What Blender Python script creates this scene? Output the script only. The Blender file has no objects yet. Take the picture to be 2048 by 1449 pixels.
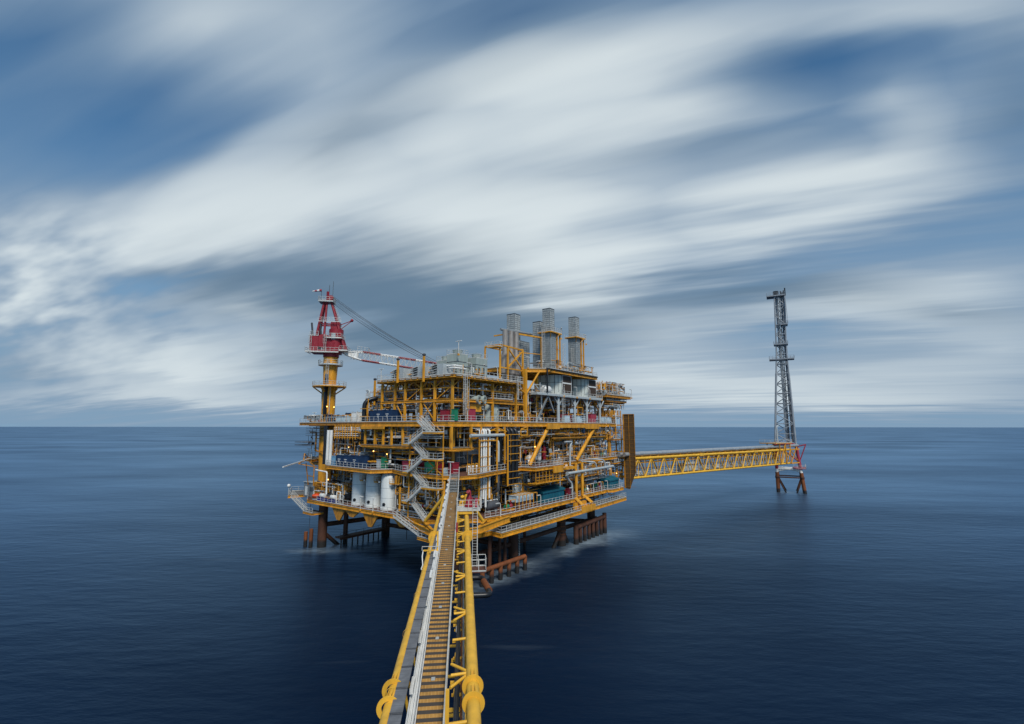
import bpy, math, random
from mathutils import Vector, Matrix, Quaternion
random.seed(7)
R = math.radians
scene = bpy.context.scene
col = scene.collection

# ------------------------------------------------------------------ camera model (used to place things at measured spots)
FPX, CX, CY, HOR = 934.0, 1024.0, 724.5, 854.0
PITCH = math.atan((HOR - CY) / FPX)
CP, SP = math.cos(PITCH), math.sin(PITCH)
CAMZ = 28.0
AZ = R(37.6)                                    # heading of the platform's long side
UX, UY = math.sin(AZ), math.cos(AZ)
WX, WY = -math.cos(AZ), math.sin(AZ)
C0 = (-11.0, 87.3)                              # near corner of the platform, metres from the viewpoint
def ray(px, py):
    x = (px - CX) / FPX; y = -(py - CY) / FPX
    return (x, CP - y * SP, SP + y * CP)
def w2l(X, Y):
    return ((X - C0[0]) * UX + (Y - C0[1]) * UY, (X - C0[0]) * WX + (Y - C0[1]) * WY)
def PZ(px, py, z):
    r = ray(px, py); t = (z - CAMZ) / r[2]
    return (*w2l(r[0] * t, r[1] * t), z)
def PW(px, py, w):
    r = ray(px, py); t = (w + C0[0] * WX + C0[1] * WY) / (r[0] * WX + r[1] * WY)
    return (w2l(r[0] * t, r[1] * t)[0], w, CAMZ + t * r[2])
def PU(px, py, u):
    r = ray(px, py); t = (u + C0[0] * UX + C0[1] * UY) / (r[0] * UX + r[1] * UY)
    return (u, w2l(r[0] * t, r[1] * t)[1], CAMZ + t * r[2])

# ------------------------------------------------------------------ frames
PLAT = Matrix.Translation((C0[0], C0[1], 0)) @ Matrix.Rotation(math.atan2(UY, UX), 4, 'Z')
BRIDGE = Matrix.Rotation(R(5.9), 4, 'Z')
IDENT = Matrix.Identity(4)

# ------------------------------------------------------------------ mesh builder
class MB:
    def __init__(s): s.v = []; s.f = []; s.sm = []
    def add(s, vs, fs, smooth=False):
        b = len(s.v); s.v += [tuple(x) for x in vs]
        s.f += [tuple(i + b for i in f) for f in fs]; s.sm += [smooth] * len(fs)
    def box(s, u0, u1, w0, w1, z0, z1):
        vs = [(u, w, z) for z in (z0, z1) for w in (w0, w1) for u in (u0, u1)]
        s.add(vs, [(0, 2, 3, 1), (4, 5, 7, 6), (0, 1, 5, 4), (2, 6, 7, 3), (0, 4, 6, 2), (1, 3, 7, 5)])
        return s
    def beam(s, a, b, w=.3, h=None, roll=None):
        a = Vector(a); b = Vector(b); h = h or w
        d = b - a
        if d.length < 1e-5: return s
        d.normalize(); up = Vector((0, 0, 1)) if abs(d.z) < .95 else Vector((1, 0, 0))
        x = d.cross(up).normalized(); y = x.cross(d).normalized()
        vs = []
        for p in (a, b):
            for i, j in ((-1, -1), (1, -1), (1, 1), (-1, 1)):
                vs.append(p + x * (i * w / 2) + y * (j * h / 2))
        s.add(vs, [(0, 1, 2, 3), (7, 6, 5, 4), (0, 4, 5, 1), (1, 5, 6, 2), (2, 6, 7, 3), (3, 7, 4, 0)])
        return s
    def ibeam(s, a, b, w=.3, h=.5):
        a = Vector(a); b = Vector(b); t = .12 * h
        o = Vector((0, 0, h / 2 - t / 2))
        s.beam(a + o, b + o, w, t); s.beam(a - o, b - o, w, t); s.beam(a, b, w * .2, h - 2 * t)
        return s
    def tube(s, a, b, r=.1, n=8, r2=None, cap=True):
        a = Vector(a); b = Vector(b); d = b - a
        if d.length < 1e-5: return s
        d.normalize(); up = Vector((0, 0, 1)) if abs(d.z) < .95 else Vector((1, 0, 0))
        x = d.cross(up).normalized(); y = x.cross(d).normalized(); r2 = r if r2 is None else r2
        vs = []
        for p, q in ((a, r), (b, r2)):
            for k in range(n):
                t = 2 * math.pi * k / n
                vs.append(p + x * (math.cos(t) * q) + y * (math.sin(t) * q))
        s.add(vs, [(k, k + n, (k + 1) % n + n, (k + 1) % n) for k in range(n)], True)
        if cap:
            s.add(vs, [tuple(range(n)), tuple(range(2 * n - 1, n - 1, -1))])
        return s
    def path(s, pts, r=.1, n=8, bend=None):
        pts = [Vector(p) for p in pts]; bend = bend or r * 2.2
        out = [pts[0]]
        for i in range(1, len(pts) - 1):
            p = pts[i]; a = pts[i - 1] - p; b = pts[i + 1] - p
            k = min(bend, a.length * .45, b.length * .45)
            p0 = p + a.normalized() * k; p1 = p + b.normalized() * k
            for t in (0, .25, .5, .75, 1):
                out.append(p0 * (1 - t) ** 2 + p * 2 * t * (1 - t) + p1 * t * t)
        out.append(pts[-1])
        prev = None; rings = []
        for i, p in enumerate(out):
            d = (out[min(i + 1, len(out) - 1)] - out[max(i - 1, 0)])
            if d.length < 1e-6: continue
            d.normalize()
            if prev is None:
                up = Vector((0, 0, 1)) if abs(d.z) < .95 else Vector((1, 0, 0))
                x = d.cross(up).normalized()
            else:
                x = (prev - d * prev.dot(d))
                x = x.normalized() if x.length > 1e-4 else d.orthogonal().normalized()
            prev = x; y = x.cross(d).normalized()
            rings.append([p + x * (math.cos(2 * math.pi * k / n) * r) + y * (math.sin(2 * math.pi * k / n) * r) for k in range(n)])
        vs = [v for q in rings for v in q]; fs = []
        for i in range(len(rings) - 1):
            for k in range(n):
                fs.append((i * n + k, i * n + n + k, i * n + n + (k + 1) % n, i * n + (k + 1) % n))
        s.add(vs, fs, True)
        m = len(rings)
        s.add(vs, [tuple(range(n)), tuple(range(m * n - 1, m * n - n - 1, -1))])
        return s
    def lathe(s, o, prof, n=20, axis=(0, 0, 1)):
        o = Vector(o); d = Vector(axis).normalized()
        up = Vector((0, 0, 1)) if abs(d.z) < .95 else Vector((1, 0, 0))
        x = d.cross(up).normalized(); y = x.cross(d).normalized()
        vs = []
        for r, t in prof:
            for k in range(n):
                a = 2 * math.pi * k / n
                vs.append(o + d * t + x * (math.cos(a) * r) + y * (math.sin(a) * r))
        fs = []
        for i in range(len(prof) - 1):
            for k in range(n):
                fs.append((i * n + k, i * n + n + k, i * n + n + (k + 1) % n, i * n + (k + 1) % n))
        s.add(vs, fs, True)
        return s
    def ball(s, o, r, n=8, m=5, sz=1.0):
        return s.lathe(o, [(max(1e-3, r * math.sin(math.pi * i / m)), -r * sz * math.cos(math.pi * i / m)) for i in range(m + 1)], n)
    def prism(s, poly, z0, z1):
        n = len(poly)
        vs = [(p[0], p[1], z0) for p in poly] + [(p[0], p[1], z1) for p in poly]
        area = sum(poly[i][0] * poly[(i + 1) % n][1] - poly[(i + 1) % n][0] * poly[i][1] for i in range(n))
        fs = [(i, (i + 1) % n, (i + 1) % n + n, i + n) for i in range(n)] + [tuple(range(n - 1, -1, -1)), tuple(range(n, 2 * n))]
        if area < 0: fs = [f[::-1] for f in fs]
        s.add(vs, fs); return s
    def plate(s, pts, th, nrm):
        """flat polygon pts given a thickness th along nrm"""
        nrm = Vector(nrm).normalized() * th; n = len(pts)
        vs = [Vector(p) for p in pts] + [Vector(p) + nrm for p in pts]
        s.add(vs, [(i, (i + 1) % n, (i + 1) % n + n, i + n) for i in range(n)] + [tuple(range(n - 1, -1, -1)), tuple(range(n, 2 * n))])
        return s
    def rail(s, pts, h=1.1, sp=1.5, r=.062, mid=True, toe=True, closed=False):
        pts = [Vector(p) for p in pts]
        if closed: pts.append(pts[0])
        for a, b in zip(pts, pts[1:]):
            L = (b - a).length
            if L < .05: continue
            up = Vector((0, 0, 1))
            s.beam(a + up * h, b + up * h, r)
            if mid: s.beam(a + up * h * .52, b + up * h * .52, r * .8)
            if toe: s.beam(a + up * .09, b + up * .09, .03, .16)
            k = max(1, round(L / sp))
            for i in range(k + 1):
                p = a + (b - a) * (i / k)
                s.beam(p, p + up * h, r)
        return s
    def ladder(s, a, b, out=(0, -1, 0), w=.45, cage=True, r=.05):
        a = Vector(a); b = Vector(b); o = Vector(out).normalized(); d = (b - a); L = d.length
        x = d.normalized().cross(o).normalized()
        for k in (-1, 1): s.beam(a + x * (k * w / 2), b + x * (k * w / 2), r * 1.3)
        n = max(2, int(L / .35))
        for i in range(n): 
            p = a + d * ((i + .5) / n); s.beam(p - x * w / 2, p + x * w / 2, r * .7)
        if cage and L > 3:
            m = int((L - 2.2) / .9)
            for i in range(m + 1):
                p = a + d.normalized() * (2.2 + i * .9)
                q = [p - x * .38, p - x * .38 + o * .45, p + o * .75, p + x * .38 + o * .45, p + x * .38]
                for e, f in zip(q, q[1:]): s.beam(e, f, r * .7)
            for q in (-x * .38 + o * .45, o * .75, x * .38 + o * .45):
                s.beam(a + d.normalized() * 2.2 + q, b + q, r * .6)
        return s

# ------------------------------------------------------------------ materials
MATS = {}
def mkmat(name, rgb, rough=.5, metal=0.0, var=.18, rust=0.0, rustcol=(.12, .045, .015), scale=1.2, streak=(1, 1, .25), spec=.4):
    m = bpy.data.materials.new(name); m.use_nodes = True; nt = m.node_tree; N = nt.nodes; L = nt.links
    b = N['Principled BSDF']; b.inputs['Roughness'].default_value = rough; b.inputs['Metallic'].default_value = metal
    b.inputs['Specular IOR Level'].default_value = spec
    tc = N.new('ShaderNodeTexCoord'); mp = N.new('ShaderNodeMapping'); mp.inputs['Scale'].default_value = streak
    L.new(tc.outputs['Object'], mp.inputs['Vector'])
    n1 = N.new('ShaderNodeTexNoise'); n1.inputs['Scale'].default_value = scale; n1.inputs['Detail'].default_value = 5
    n1.inputs['Roughness'].default_value = .65
    L.new(mp.outputs['Vector'], n1.inputs['Vector'])
    r1 = N.new('ShaderNodeMapRange'); r1.inputs[1].default_value = .3; r1.inputs[2].default_value = .7
    r1.inputs[3].default_value = 1 - var; r1.inputs[4].default_value = 1 + var * .5
    L.new(n1.outputs['Fac'], r1.inputs[0])
    mul = N.new('ShaderNodeVectorMath'); mul.operation = 'SCALE'; mul.inputs[0].default_value = rgb
    L.new(r1.outputs[0], mul.inputs['Scale'])
    out = mul.outputs[0]
    if rust > 0:
        n2 = N.new('ShaderNodeTexNoise'); n2.inputs['Scale'].default_value = scale * 2.3; n2.inputs['Detail'].default_value = 6
        n2.inputs['Roughness'].default_value = .7; L.new(mp.outputs['Vector'], n2.inputs['Vector'])
        r2 = N.new('ShaderNodeMapRange'); r2.inputs[1].default_value = .72 - .3 * rust; r2.inputs[2].default_value = .86 - .3 * rust
        L.new(n2.outputs['Fac'], r2.inputs[0])
        mx = N.new('ShaderNodeMix'); mx.data_type = 'RGBA'; mx.inputs[7].default_value = (*rustcol, 1)
        L.new(r2.outputs[0], mx.inputs[0]); L.new(out, mx.inputs[6]); out = mx.outputs[2]
    L.new(out, b.inputs['Base Color'])
    MATS[name] = m
    return m
Y = mkmat('yellow_paint', (.70, .315, .02), .5, rust=.5, rustcol=(.17, .06, .014), var=.42, scale=.8)
YB = mkmat('bridge_yellow_paint', (.76, .42, .04), .5, rust=.34, rustcol=(.40, .20, .04), var=.25)
YO = mkmat('weathered_ochre_paint', (.54, .235, .022), .6, rust=.7, rustcol=(.13, .05, .015), var=.4)
WH = mkmat('white_paint', (.72, .72, .69), .45, rust=.22, rustcol=(.35, .22, .12), var=.14)
WT = mkmat('tank_white_paint', (.70, .73, .71), .4, rust=.26, rustcol=(.45, .42, .36), var=.1, scale=.7)
RW_ = mkmat('rail_white_paint', (.56, .56, .53), .5, rust=.25, rustcol=(.3, .2, .12), var=.25)
GL = mkmat('light_grey_paint', (.40, .44, .45), .5, rust=.2, rustcol=(.2, .17, .13), var=.2)
GM = mkmat('mid_grey_paint', (.22, .24, .25), .55, rust=.3, rustcol=(.13, .08, .05), var=.3)
GG = mkmat('grey_green_paint', (.33, .38, .35), .55, rust=.2, rustcol=(.2, .15, .1), var=.2)
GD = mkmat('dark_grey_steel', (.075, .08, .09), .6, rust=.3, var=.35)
BK = mkmat('black_coating', (.012, .014, .018), .38, var=.4)
RD = mkmat('red_paint', (.26, .014, .026), .45, rust=.12, var=.2)
RP = mkmat('faded_red_paint', (.34, .035, .06), .5, rust=.12, var=.2)
BL = mkmat('navy_paint', (.012, .038, .10), .5, rust=.3, rustcol=(.03, .05, .09), var=.35)
LB = mkmat('light_blue_paint', (.16, .33, .48), .5, rust=.2, rustcol=(.1, .2, .3), var=.2)
PB = mkmat('pale_blue_paint', (.48, .60, .66), .5, rust=.15, rustcol=(.3, .28, .25), var=.12)
TL = mkmat('teal_paint', (.008, .105, .15), .5, rust=.1, rustcol=(.01, .06, .08), var=.2)
GR = mkmat('green_paint', (.015, .20, .10), .5, rust=.2, rustcol=(.02, .1, .05), var=.2)
RU = mkmat('rusty_pile_coating', (.085, .032, .016), .75, rust=.55, rustcol=(.03, .016, .011), var=.5, scale=.6)
RO = mkmat('orange_rust_coating', (.20, .06, .017), .7, rust=.5, rustcol=(.06, .025, .012), var=.4, scale=.8)
DR = mkmat('red_oxide_deck', (.13, .055, .038), .8, rust=.4, rustcol=(.07, .04, .03), var=.35, streak=(1, 1, 1))
DG = mkmat('grey_deck_grating', (.13, .13, .125), .8, rust=.3, var=.3, streak=(1, 1, 1))
ST = mkmat('stainless_exhaust', (.30, .28, .26), .6, metal=.2, rust=.5, rustcol=(.13, .09, .06), var=.3)
IG = mkmat('pale_grey_green_paint', (.56, .60, .56), .55, rust=.12, rustcol=(.3, .28, .24), var=.14)
FT = mkmat('flare_tower_grey', (.27, .30, .33), .55, rust=.2, var=.25)
OR = mkmat('orange_canvas', (.75, .09, .02), .6, var=.2)
TR = mkmat('tray_grey_panel', (.14, .145, .155), .6, var=.25, streak=(1, 1, 1), scale=2.5)
GP = mkmat('galvanised_pipe', (.45, .47, .48), .35, metal=.5, var=.2)

# wet, weed-darkened band where the legs meet the water
for m in (RU, RO):
    nt_ = m.node_tree; N_ = nt_.nodes; L_ = nt_.links; b_ = N_['Principled BSDF']; src_ = b_.inputs['Base Color'].links[0].from_socket
    g_ = N_.new('ShaderNodeNewGeometry'); sx_ = N_.new('ShaderNodeSeparateXYZ'); L_.new(g_.outputs['Position'], sx_.inputs[0])
    nz_ = N_.new('ShaderNodeTexNoise'); nz_.inputs['Scale'].default_value = .8; L_.new(g_.outputs['Position'], nz_.inputs['Vector'])
    ad_ = N_.new('ShaderNodeMath'); ad_.operation = 'MULTIPLY_ADD'; L_.new(nz_.outputs['Fac'], ad_.inputs[0]); ad_.inputs[1].default_value = -1.2; L_.new(sx_.outputs[2], ad_.inputs[2])
    mr_ = N_.new('ShaderNodeMapRange'); L_.new(ad_.outputs[0], mr_.inputs[0]); mr_.inputs[1].default_value = .5; mr_.inputs[2].default_value = 1.2; mr_.inputs[3].default_value = 1; mr_.inputs[4].default_value = 0
    mx_ = N_.new('ShaderNodeMix'); mx_.data_type = 'RGBA'; L_.new(mr_.outputs[0], mx_.inputs[0]); L_.new(src_, mx_.inputs[6]); mx_.inputs[7].default_value = (.014, .012, .011, 1); L_.new(mx_.outputs[2], b_.inputs['Base Color'])
def striped(name, c1, c2, axis, period, duty=.5, rough=.6, mesh=None):
    """two-colour bands along an object axis (panel seams, louvres, grating strips)"""
    m = mkmat(name, c1, rough, var=.38, rust=.2, rustcol=tuple(c * .45 for c in c1), streak=(1, 1, 1), scale=1.6); nt = m.node_tree; N = nt.nodes; L = nt.links
    b = N['Principled BSDF']; src = b.inputs['Base Color'].links[0].from_socket
    tc = N.new('ShaderNodeTexCoord'); sx = N.new('ShaderNodeSeparateXYZ'); L.new(tc.outputs['Object'], sx.inputs[0])
    def band(ax, per, du):
        a = N.new('ShaderNodeMath'); a.operation = 'DIVIDE'; a.inputs[1].default_value = per; L.new(sx.outputs[ax], a.inputs[0])
        f = N.new('ShaderNodeMath'); f.operation = 'FRACT'; L.new(a.outputs[0], f.inputs[0])
        g = N.new('ShaderNodeMath'); g.operation = 'LESS_THAN'; g.inputs[1].default_value = du; L.new(f.outputs[0], g.inputs[0])
        return g.outputs[0]
    def mixc(fac, a, c):
        mx = N.new('ShaderNodeMix'); mx.data_type = 'RGBA'; L.new(fac, mx.inputs[0]); L.new(a, mx.inputs[6]); mx.inputs[7].default_value = (*c, 1)
        return mx.outputs[2]
    if mesh:
        src = mixc(band(mesh[0], mesh[1], mesh[2]), src, mesh[3])
    L.new(mixc(band(axis, period, duty), src, c2), b.inputs['Base Color'])
    return m
WALKM = striped('yellow_and_dark_grating', (.44, .235, .06), (.06, .052, .046), 1, .56, .5, .75, mesh=(0, .19, .1, (.56, .34, .12)))
TRAYM = striped('seamed_grey_tray', (.15, .155, .165), (.035, .035, .04), 1, 1.9, .035, .6, mesh=(1, .36, .08, (.10, .105, .115)))
STACKM = striped('ribbed_stack_cladding', (.42, .45, .445), (.10, .11, .11), 2, .52, .13, .5)
LOUVM = striped('brown_louvre', (.085, .05, .03), (.03, .018, .012), 2, .22, .5, .7)
WALLM = striped('bronze_slatted_panel', (.17, .095, .03), (.085, .046, .016), 0, .22, .35, .7)

# ------------------------------------------------------------------ objects
ORG = {}; FRM = {}
def tag(o, label=None, cat=None, group=None, kind=None):
    if label: o['label'] = label
    if cat: o['category'] = cat
    if group: o['group'] = group
    if kind: o['kind'] = kind
    return o
def thing(name, label, cat, org=(0, 0, 0), group=None, frame=None):
    frame = PLAT if frame is None else frame
    o = bpy.data.objects.new(name, None); col.objects.link(o); o.empty_display_size = .2
    o.matrix_world = frame @ Matrix.Translation(org)
    ORG[o.name] = Vector(org); FRM[o.name] = frame
    return tag(o, label, cat, group)
def mesh(name, mb, mat, org=(0, 0, 0)):
    me = bpy.data.meshes.new(name); org = Vector(org)
    me.from_pydata([(v[0] - org.x, v[1] - org.y, v[2] - org.z) for v in mb.v], [], mb.f)
    me.polygons.foreach_set('use_smooth', mb.sm); me.materials.append(mat); me.update()
    me.set_sharp_from_angle(angle=R(38))
    return me
def part(name, mb, mat, parent, label=None, kind=None):
    root = parent
    while root.parent: root = root.parent
    o = bpy.data.objects.new(name, mesh(name, mb, mat, ORG[root.name])); col.objects.link(o); o.parent = parent
    return tag(o, label, None, None, kind)
def solo(name, mb, mat, label, cat, org, frame=None, group=None, kind=None):
    frame = PLAT if frame is None else frame
    o = bpy.data.objects.new(name, mesh(name, mb, mat, org)); col.objects.link(o)
    o.matrix_world = frame @ Matrix.Translation(org)
    return tag(o, label, cat, group, kind)
def dup(root, org, label, turn=0.0, group=None):
    c = root.copy(); col.objects.link(c)
    c.matrix_world = FRM[root.name] @ Matrix.Translation(org) @ Matrix.Rotation(turn, 4, 'Z')
    ORG[c.name] = Vector(org); FRM[c.name] = FRM[root.name]
    c['label'] = label
    if group: c['group'] = group
    for ch in root.children:
        d = ch.copy(); col.objects.link(d); d.parent = c
        for g in ch.children:
            e = g.copy(); col.objects.link(e); e.parent = d
    return c
# ------------------------------------------------------------------ camera
cam = bpy.data.cameras.new('camera'); cam.sensor_width = 36; cam.lens = FPX / 2048 * 36
cam.clip_start = .5; cam.clip_end = 120000
co = bpy.data.objects.new('camera', cam); col.objects.link(co)
co.location = (0, 0, CAMZ); co.rotation_euler = (R(90) + PITCH, R(-0.04), 0)
scene.camera = co
scene.view_settings.view_transform = 'Standard'; scene.view_settings.look = 'None'
scene.view_settings.exposure = 0.2; scene.view_settings.gamma = 1.0

# ------------------------------------------------------------------ light
SUN_EL, SUN_AZ = R(48), R(164)
sl = bpy.data.lights.new('sun', 'SUN'); sl.energy = 2.7; sl.angle = R(16); sl.color = (1.0, .95, .87)
so = bpy.data.objects.new('sun', sl); col.objects.link(so)
sd = Vector((math.sin(SUN_AZ) * math.cos(SUN_EL), math.cos(SUN_AZ) * math.cos(SUN_EL), math.sin(SUN_EL)))
so.rotation_euler = sd.to_track_quat('Z', 'Y').to_euler(); so.location = (0, 0, 200)

# ------------------------------------------------------------------ sky: clear Nishita sky behind wind-drawn cloud
world = bpy.data.worlds.new('World'); scene.world = world; world.use_nodes = True
nt = world.node_tree; N = nt.nodes; L = nt.links
bg = N['Background']
def node(t, **kw):
    n = N.new(t)
    for k, v in kw.items(): setattr(n, k, v)
    return n
def M(op, a, b=None, c=None, clamp=False):
    n = node('ShaderNodeMath', operation=op, use_clamp=clamp)
    for i, v in enumerate((a, b, c)):
        if v is None: continue
        if isinstance(v, (int, float)): n.inputs[i].default_value = v
        else: L.new(v, n.inputs[i])
    return n.outputs[0]
def mixrgb(fac, a, b):
    n = node('ShaderNodeMix', data_type='RGBA')
    for i, v in ((0, fac), (6, a), (7, b)):
        if isinstance(v, (int, float)): n.inputs[i].default_value = v
        elif isinstance(v, tuple): n.inputs[i].default_value = (*v, 1)
        else: L.new(v, n.inputs[i])
    return n.outputs[2]
sky = node('ShaderNodeTexSky', sky_type='NISHITA', sun_disc=False, sun_elevation=SUN_EL, sun_rotation=SUN_AZ)
sky.air_density = 1.0; sky.dust_density = .6; sky.ozone_density = 2.0
tc = node('ShaderNodeTexCoord'); sep = node('ShaderNodeSeparateXYZ'); L.new(tc.outputs['Generated'], sep.inputs[0])
X, Yc, Z = sep.outputs
# chart of the sky ahead: direction divided by its forward component
yy = M('MAXIMUM', Yc, .12); gx = M('DIVIDE', X, yy); gz = M('DIVIDE', Z, yy)
# flat cloud layer coordinates, wind along azimuth WA
WA = R(-66)
zz = M('ADD', M('MAXIMUM', Z, 0.0), .07); lx = M('DIVIDE', X, zz); ly = M('DIVIDE', Yc, zz)
al = M('ADD', M('MULTIPLY', lx, math.sin(WA)), M('MULTIPLY', ly, math.cos(WA)))
ac = M('SUBTRACT', M('MULTIPLY', lx, math.cos(WA)), M('MULTIPLY', ly, math.sin(WA)))
def layer(sa, sc, off, detail=3, rough=.5):
    cb = node('ShaderNodeCombineXYZ'); L.new(M('MULTIPLY', al, sa), cb.inputs[0]); L.new(M('MULTIPLY', ac, sc), cb.inputs[1]); cb.inputs[2].default_value = off
    n = node('ShaderNodeTexNoise'); n.inputs['Scale'].default_value = 1; n.inputs['Detail'].default_value = detail; n.inputs['Roughness'].default_value = rough
    L.new(cb.outputs[0], n.inputs['Vector']); return n.outputs['Fac']
n_big = layer(.16, .75, 3.1, 2)
n_mid = layer(.5, 2.6, 11.7, 3)
n_fine = layer(.9, 9.0, 5.3, 3)
n_feather = layer(.42, 1.7, 23.4, 4, .55)
up = node('ShaderNodeMapRange', interpolation_type='SMOOTHSTEP'); L.new(Z, up.inputs[0]); up.inputs[1].default_value = .03; up.inputs[2].default_value = .30; up.inputs[3].default_value = .30; up.inputs[4].default_value = 1.0; up = up.outputs[0]
# warp the chart a little with the streak noise so that cloud edges fray along the wind
wx = M('ADD', gx, M('MULTIPLY', M('MULTIPLY', M('SUBTRACT', n_mid, .5), .42), up)); wz = M('ADD', gz, M('MULTIPLY', M('ADD', M('MULTIPLY', M('SUBTRACT', n_feather, .5), .30), M('MULTIPLY', M('SUBTRACT', n_fine, .5), .05)), up))
G = node('ShaderNodeCombineXYZ'); L.new(wx, G.inputs[0]); L.new(wz, G.inputs[1])
def chart(px, py):
    r = ray(px, py); return (r[0] / r[1], r[2] / r[1])
def cloudmass(px, py, rx, ry, ang):
    """soft ellipse of cloud; centre, radii and tilt measured on the photograph, turned into a sky direction"""
    c = chart(px, py); a = R(ang)
    e = chart(px + rx * math.cos(a), py - rx * math.sin(a)); g = chart(px + ry * math.sin(a), py + ry * math.cos(a))
    ax = (e[0] - c[0], e[1] - c[1]); sx = math.hypot(*ax); sy = math.hypot(g[0] - c[0], g[1] - c[1])
    mp = node('ShaderNodeMapping', vector_type='TEXTURE')
    mp.inputs['Location'].default_value = (*c, 0); mp.inputs['Rotation'].default_value = (0, 0, math.atan2(ax[1], ax[0])); mp.inputs['Scale'].default_value = (sx, sy, 1)
    L.new(G.outputs[0], mp.inputs['Vector'])
    gr = node('ShaderNodeTexGradient', gradient_type='SPHERICAL'); L.new(mp.outputs[0], gr.inputs[0])
    return M('SMOOTHSTEP', gr.outputs['Fac'], 0.0, 1.0) if False else gr.outputs['Fac']
def total(lst, start):
    acc = start
    for *e, amp in lst: acc = M('MULTIPLY_ADD', cloudmass(*e), amp, acc)
    return acc
CLOUDS = [  # centre x, y, radius along, radius across, tilt, amount
    (430, 60, 480, 190, 22, .55), (600, 170, 420, 180, 25, .30), (130, 0, 260, 90, 18, .22),
    (880, 300, 640, 280, 22, .52), (1100, 430, 620, 280, 14, .34), (1330, 215, 420, 110, 14, .58), (1020, 190, 300, 120, 18, .25),
    (280, 470, 520, 140, 14, .70), (560, 420, 460, 200, 18, .30), (90, 380, 300, 140, 20, .32),
    (1000, 510, 360, 170, 0, .62), (1400, 420, 640, 140, 8, .42), (1740, 350, 460, 140, 8, .50), (1640, 390, 320, 100, 6, .2),
    (1500, 60, 760, 80, 12, .42), (1950, 40, 420, 110, 8, .45), (1250, 100, 460, 90, 14, .30),
    (60, 590, 220, 120, -25, .26), (200, 680, 380, 120, -12, .36), (500, 620, 190, 75, 8, .42), (480, 700, 220, 70, 6, .34), (330, 745, 320, 60, -4, .26), (640, 720, 200, 60, 0, .2),
    (1500, 640, 420, 100, 2, .42), (1950, 540, 380, 70, 2, .34), (2000, 690, 400, 80, 2, .42), (1700, 745, 520, 60, 0, .30), (1260, 700, 260, 80, 0, .32), (1500, 780, 900, 40, 0, .18),
    (760, 640, 360, 110, -12, .34), (1100, 610, 420, 110, -6, .36), (1760, 590, 420, 90, -4, .34), (1000, 790, 2200, 90, 0, .30), (800, 690, 420, 120, -8, .22),
    (1770, 190, 110, 190, 25, .24), (1900, 200, 300, 80, 8, .2),
    (240, 270, 420, 160, 27, -.40), (90, 110, 340, 150, 22, -.28), (300, 795, 560, 34, 0, .30), (250, 720, 420, 60, 2, .2), (1750, 800, 700, 34, 0, .26), (1350, 760, 360, 40, 0, .24), (1850, 610, 380, 90, 0, .22), (1570, 120, 330, 90, 14, -.40), (1800, 100, 320, 80, 10, -.22), (1980, 285, 220, 80, 6, -.10), (390, 575, 330, 50, 4, -.14), (1060, 20, 340, 60, 14, -.22)]
cov = total(CLOUDS, 0.38)
cov = M('ADD', cov, M('MULTIPLY', M('SUBTRACT', n_big, .5), .20))
cov = M('ADD', cov, M('MULTIPLY', M('MULTIPLY', M('SUBTRACT', n_mid, .5), .46), up))
cov = M('ADD', cov, M('MULTIPLY', M('MULTIPLY', M('SUBTRACT', n_feather, .5), .58), up))
cov = M('ADD', cov, M('MULTIPLY', M('MULTIPLY', M('SUBTRACT', n_fine, .5), .20), up))
# small broken puffs low on the left
pc = node('ShaderNodeCombineXYZ'); L.new(M('MULTIPLY', M('ADD', gx, M('MULTIPLY', gz, .6)), 10.0), pc.inputs[0]); L.new(M('MULTIPLY', M('SUBTRACT', gz, M('MULTIPLY', gx, .3)), 24.0), pc.inputs[1])
pn = node('ShaderNodeTexNoise'); pn.inputs['Scale'].default_value = 1; pn.inputs['Detail'].default_value = 2.5; L.new(pc.outputs[0], pn.inputs['Vector'])
pm = cloudmass(60, 590, 420, 240, -15)
cov = M('ADD', cov, M('MULTIPLY', M('MULTIPLY', M('SUBTRACT', pn.outputs['Fac'], .5), pm), 1.3))
SHADE = [(800, 630, 560, 230, -10, 1.25), (1250, 640, 480, 90, -2, .5), (1560, 130, 420, 130, 12, .6), (60, 60, 420, 200, 20, .2), (1500, 570, 520, 80, 2, .45), (1990, 60, 200, 300, 0, .25), (900, 600, 320, 90, -5, .3), (850, 240, 330, 60, 24, .28), (1000, 330, 300, 50, 20, .22), (1230, 330, 330, 80, 16, .40), (1560, 560, 420, 70, 0, .55), (1950, 630, 260, 60, 0, .55),
         (520, 560, 330, 60, 2, .40), (720, 240, 260, 110, 30, .40), (620, 330, 200, 80, 26, .30), (1060, 60, 500, 120, 14, .42), (1700, 280, 500, 90, 8, .25), (2040, 230, 160, 260, 0, .45), (700, 500, 300, 60, 5, .2), (60, 745, 200, 50, 0, .35), (1480, 290, 260, 60, 10, .3)]
shd = total(SHADE, 0.0)
shd = M('ADD', shd, M('MULTIPLY', M('SUBTRACT', n_mid, .5), .55))
ss = node('ShaderNodeMapRange', interpolation_type='SMOOTHERSTEP'); L.new(shd, ss.inputs[0]); ss.inputs[1].default_value = -.15; ss.inputs[2].default_value = 1.35; shd = ss.outputs[0]
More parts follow.
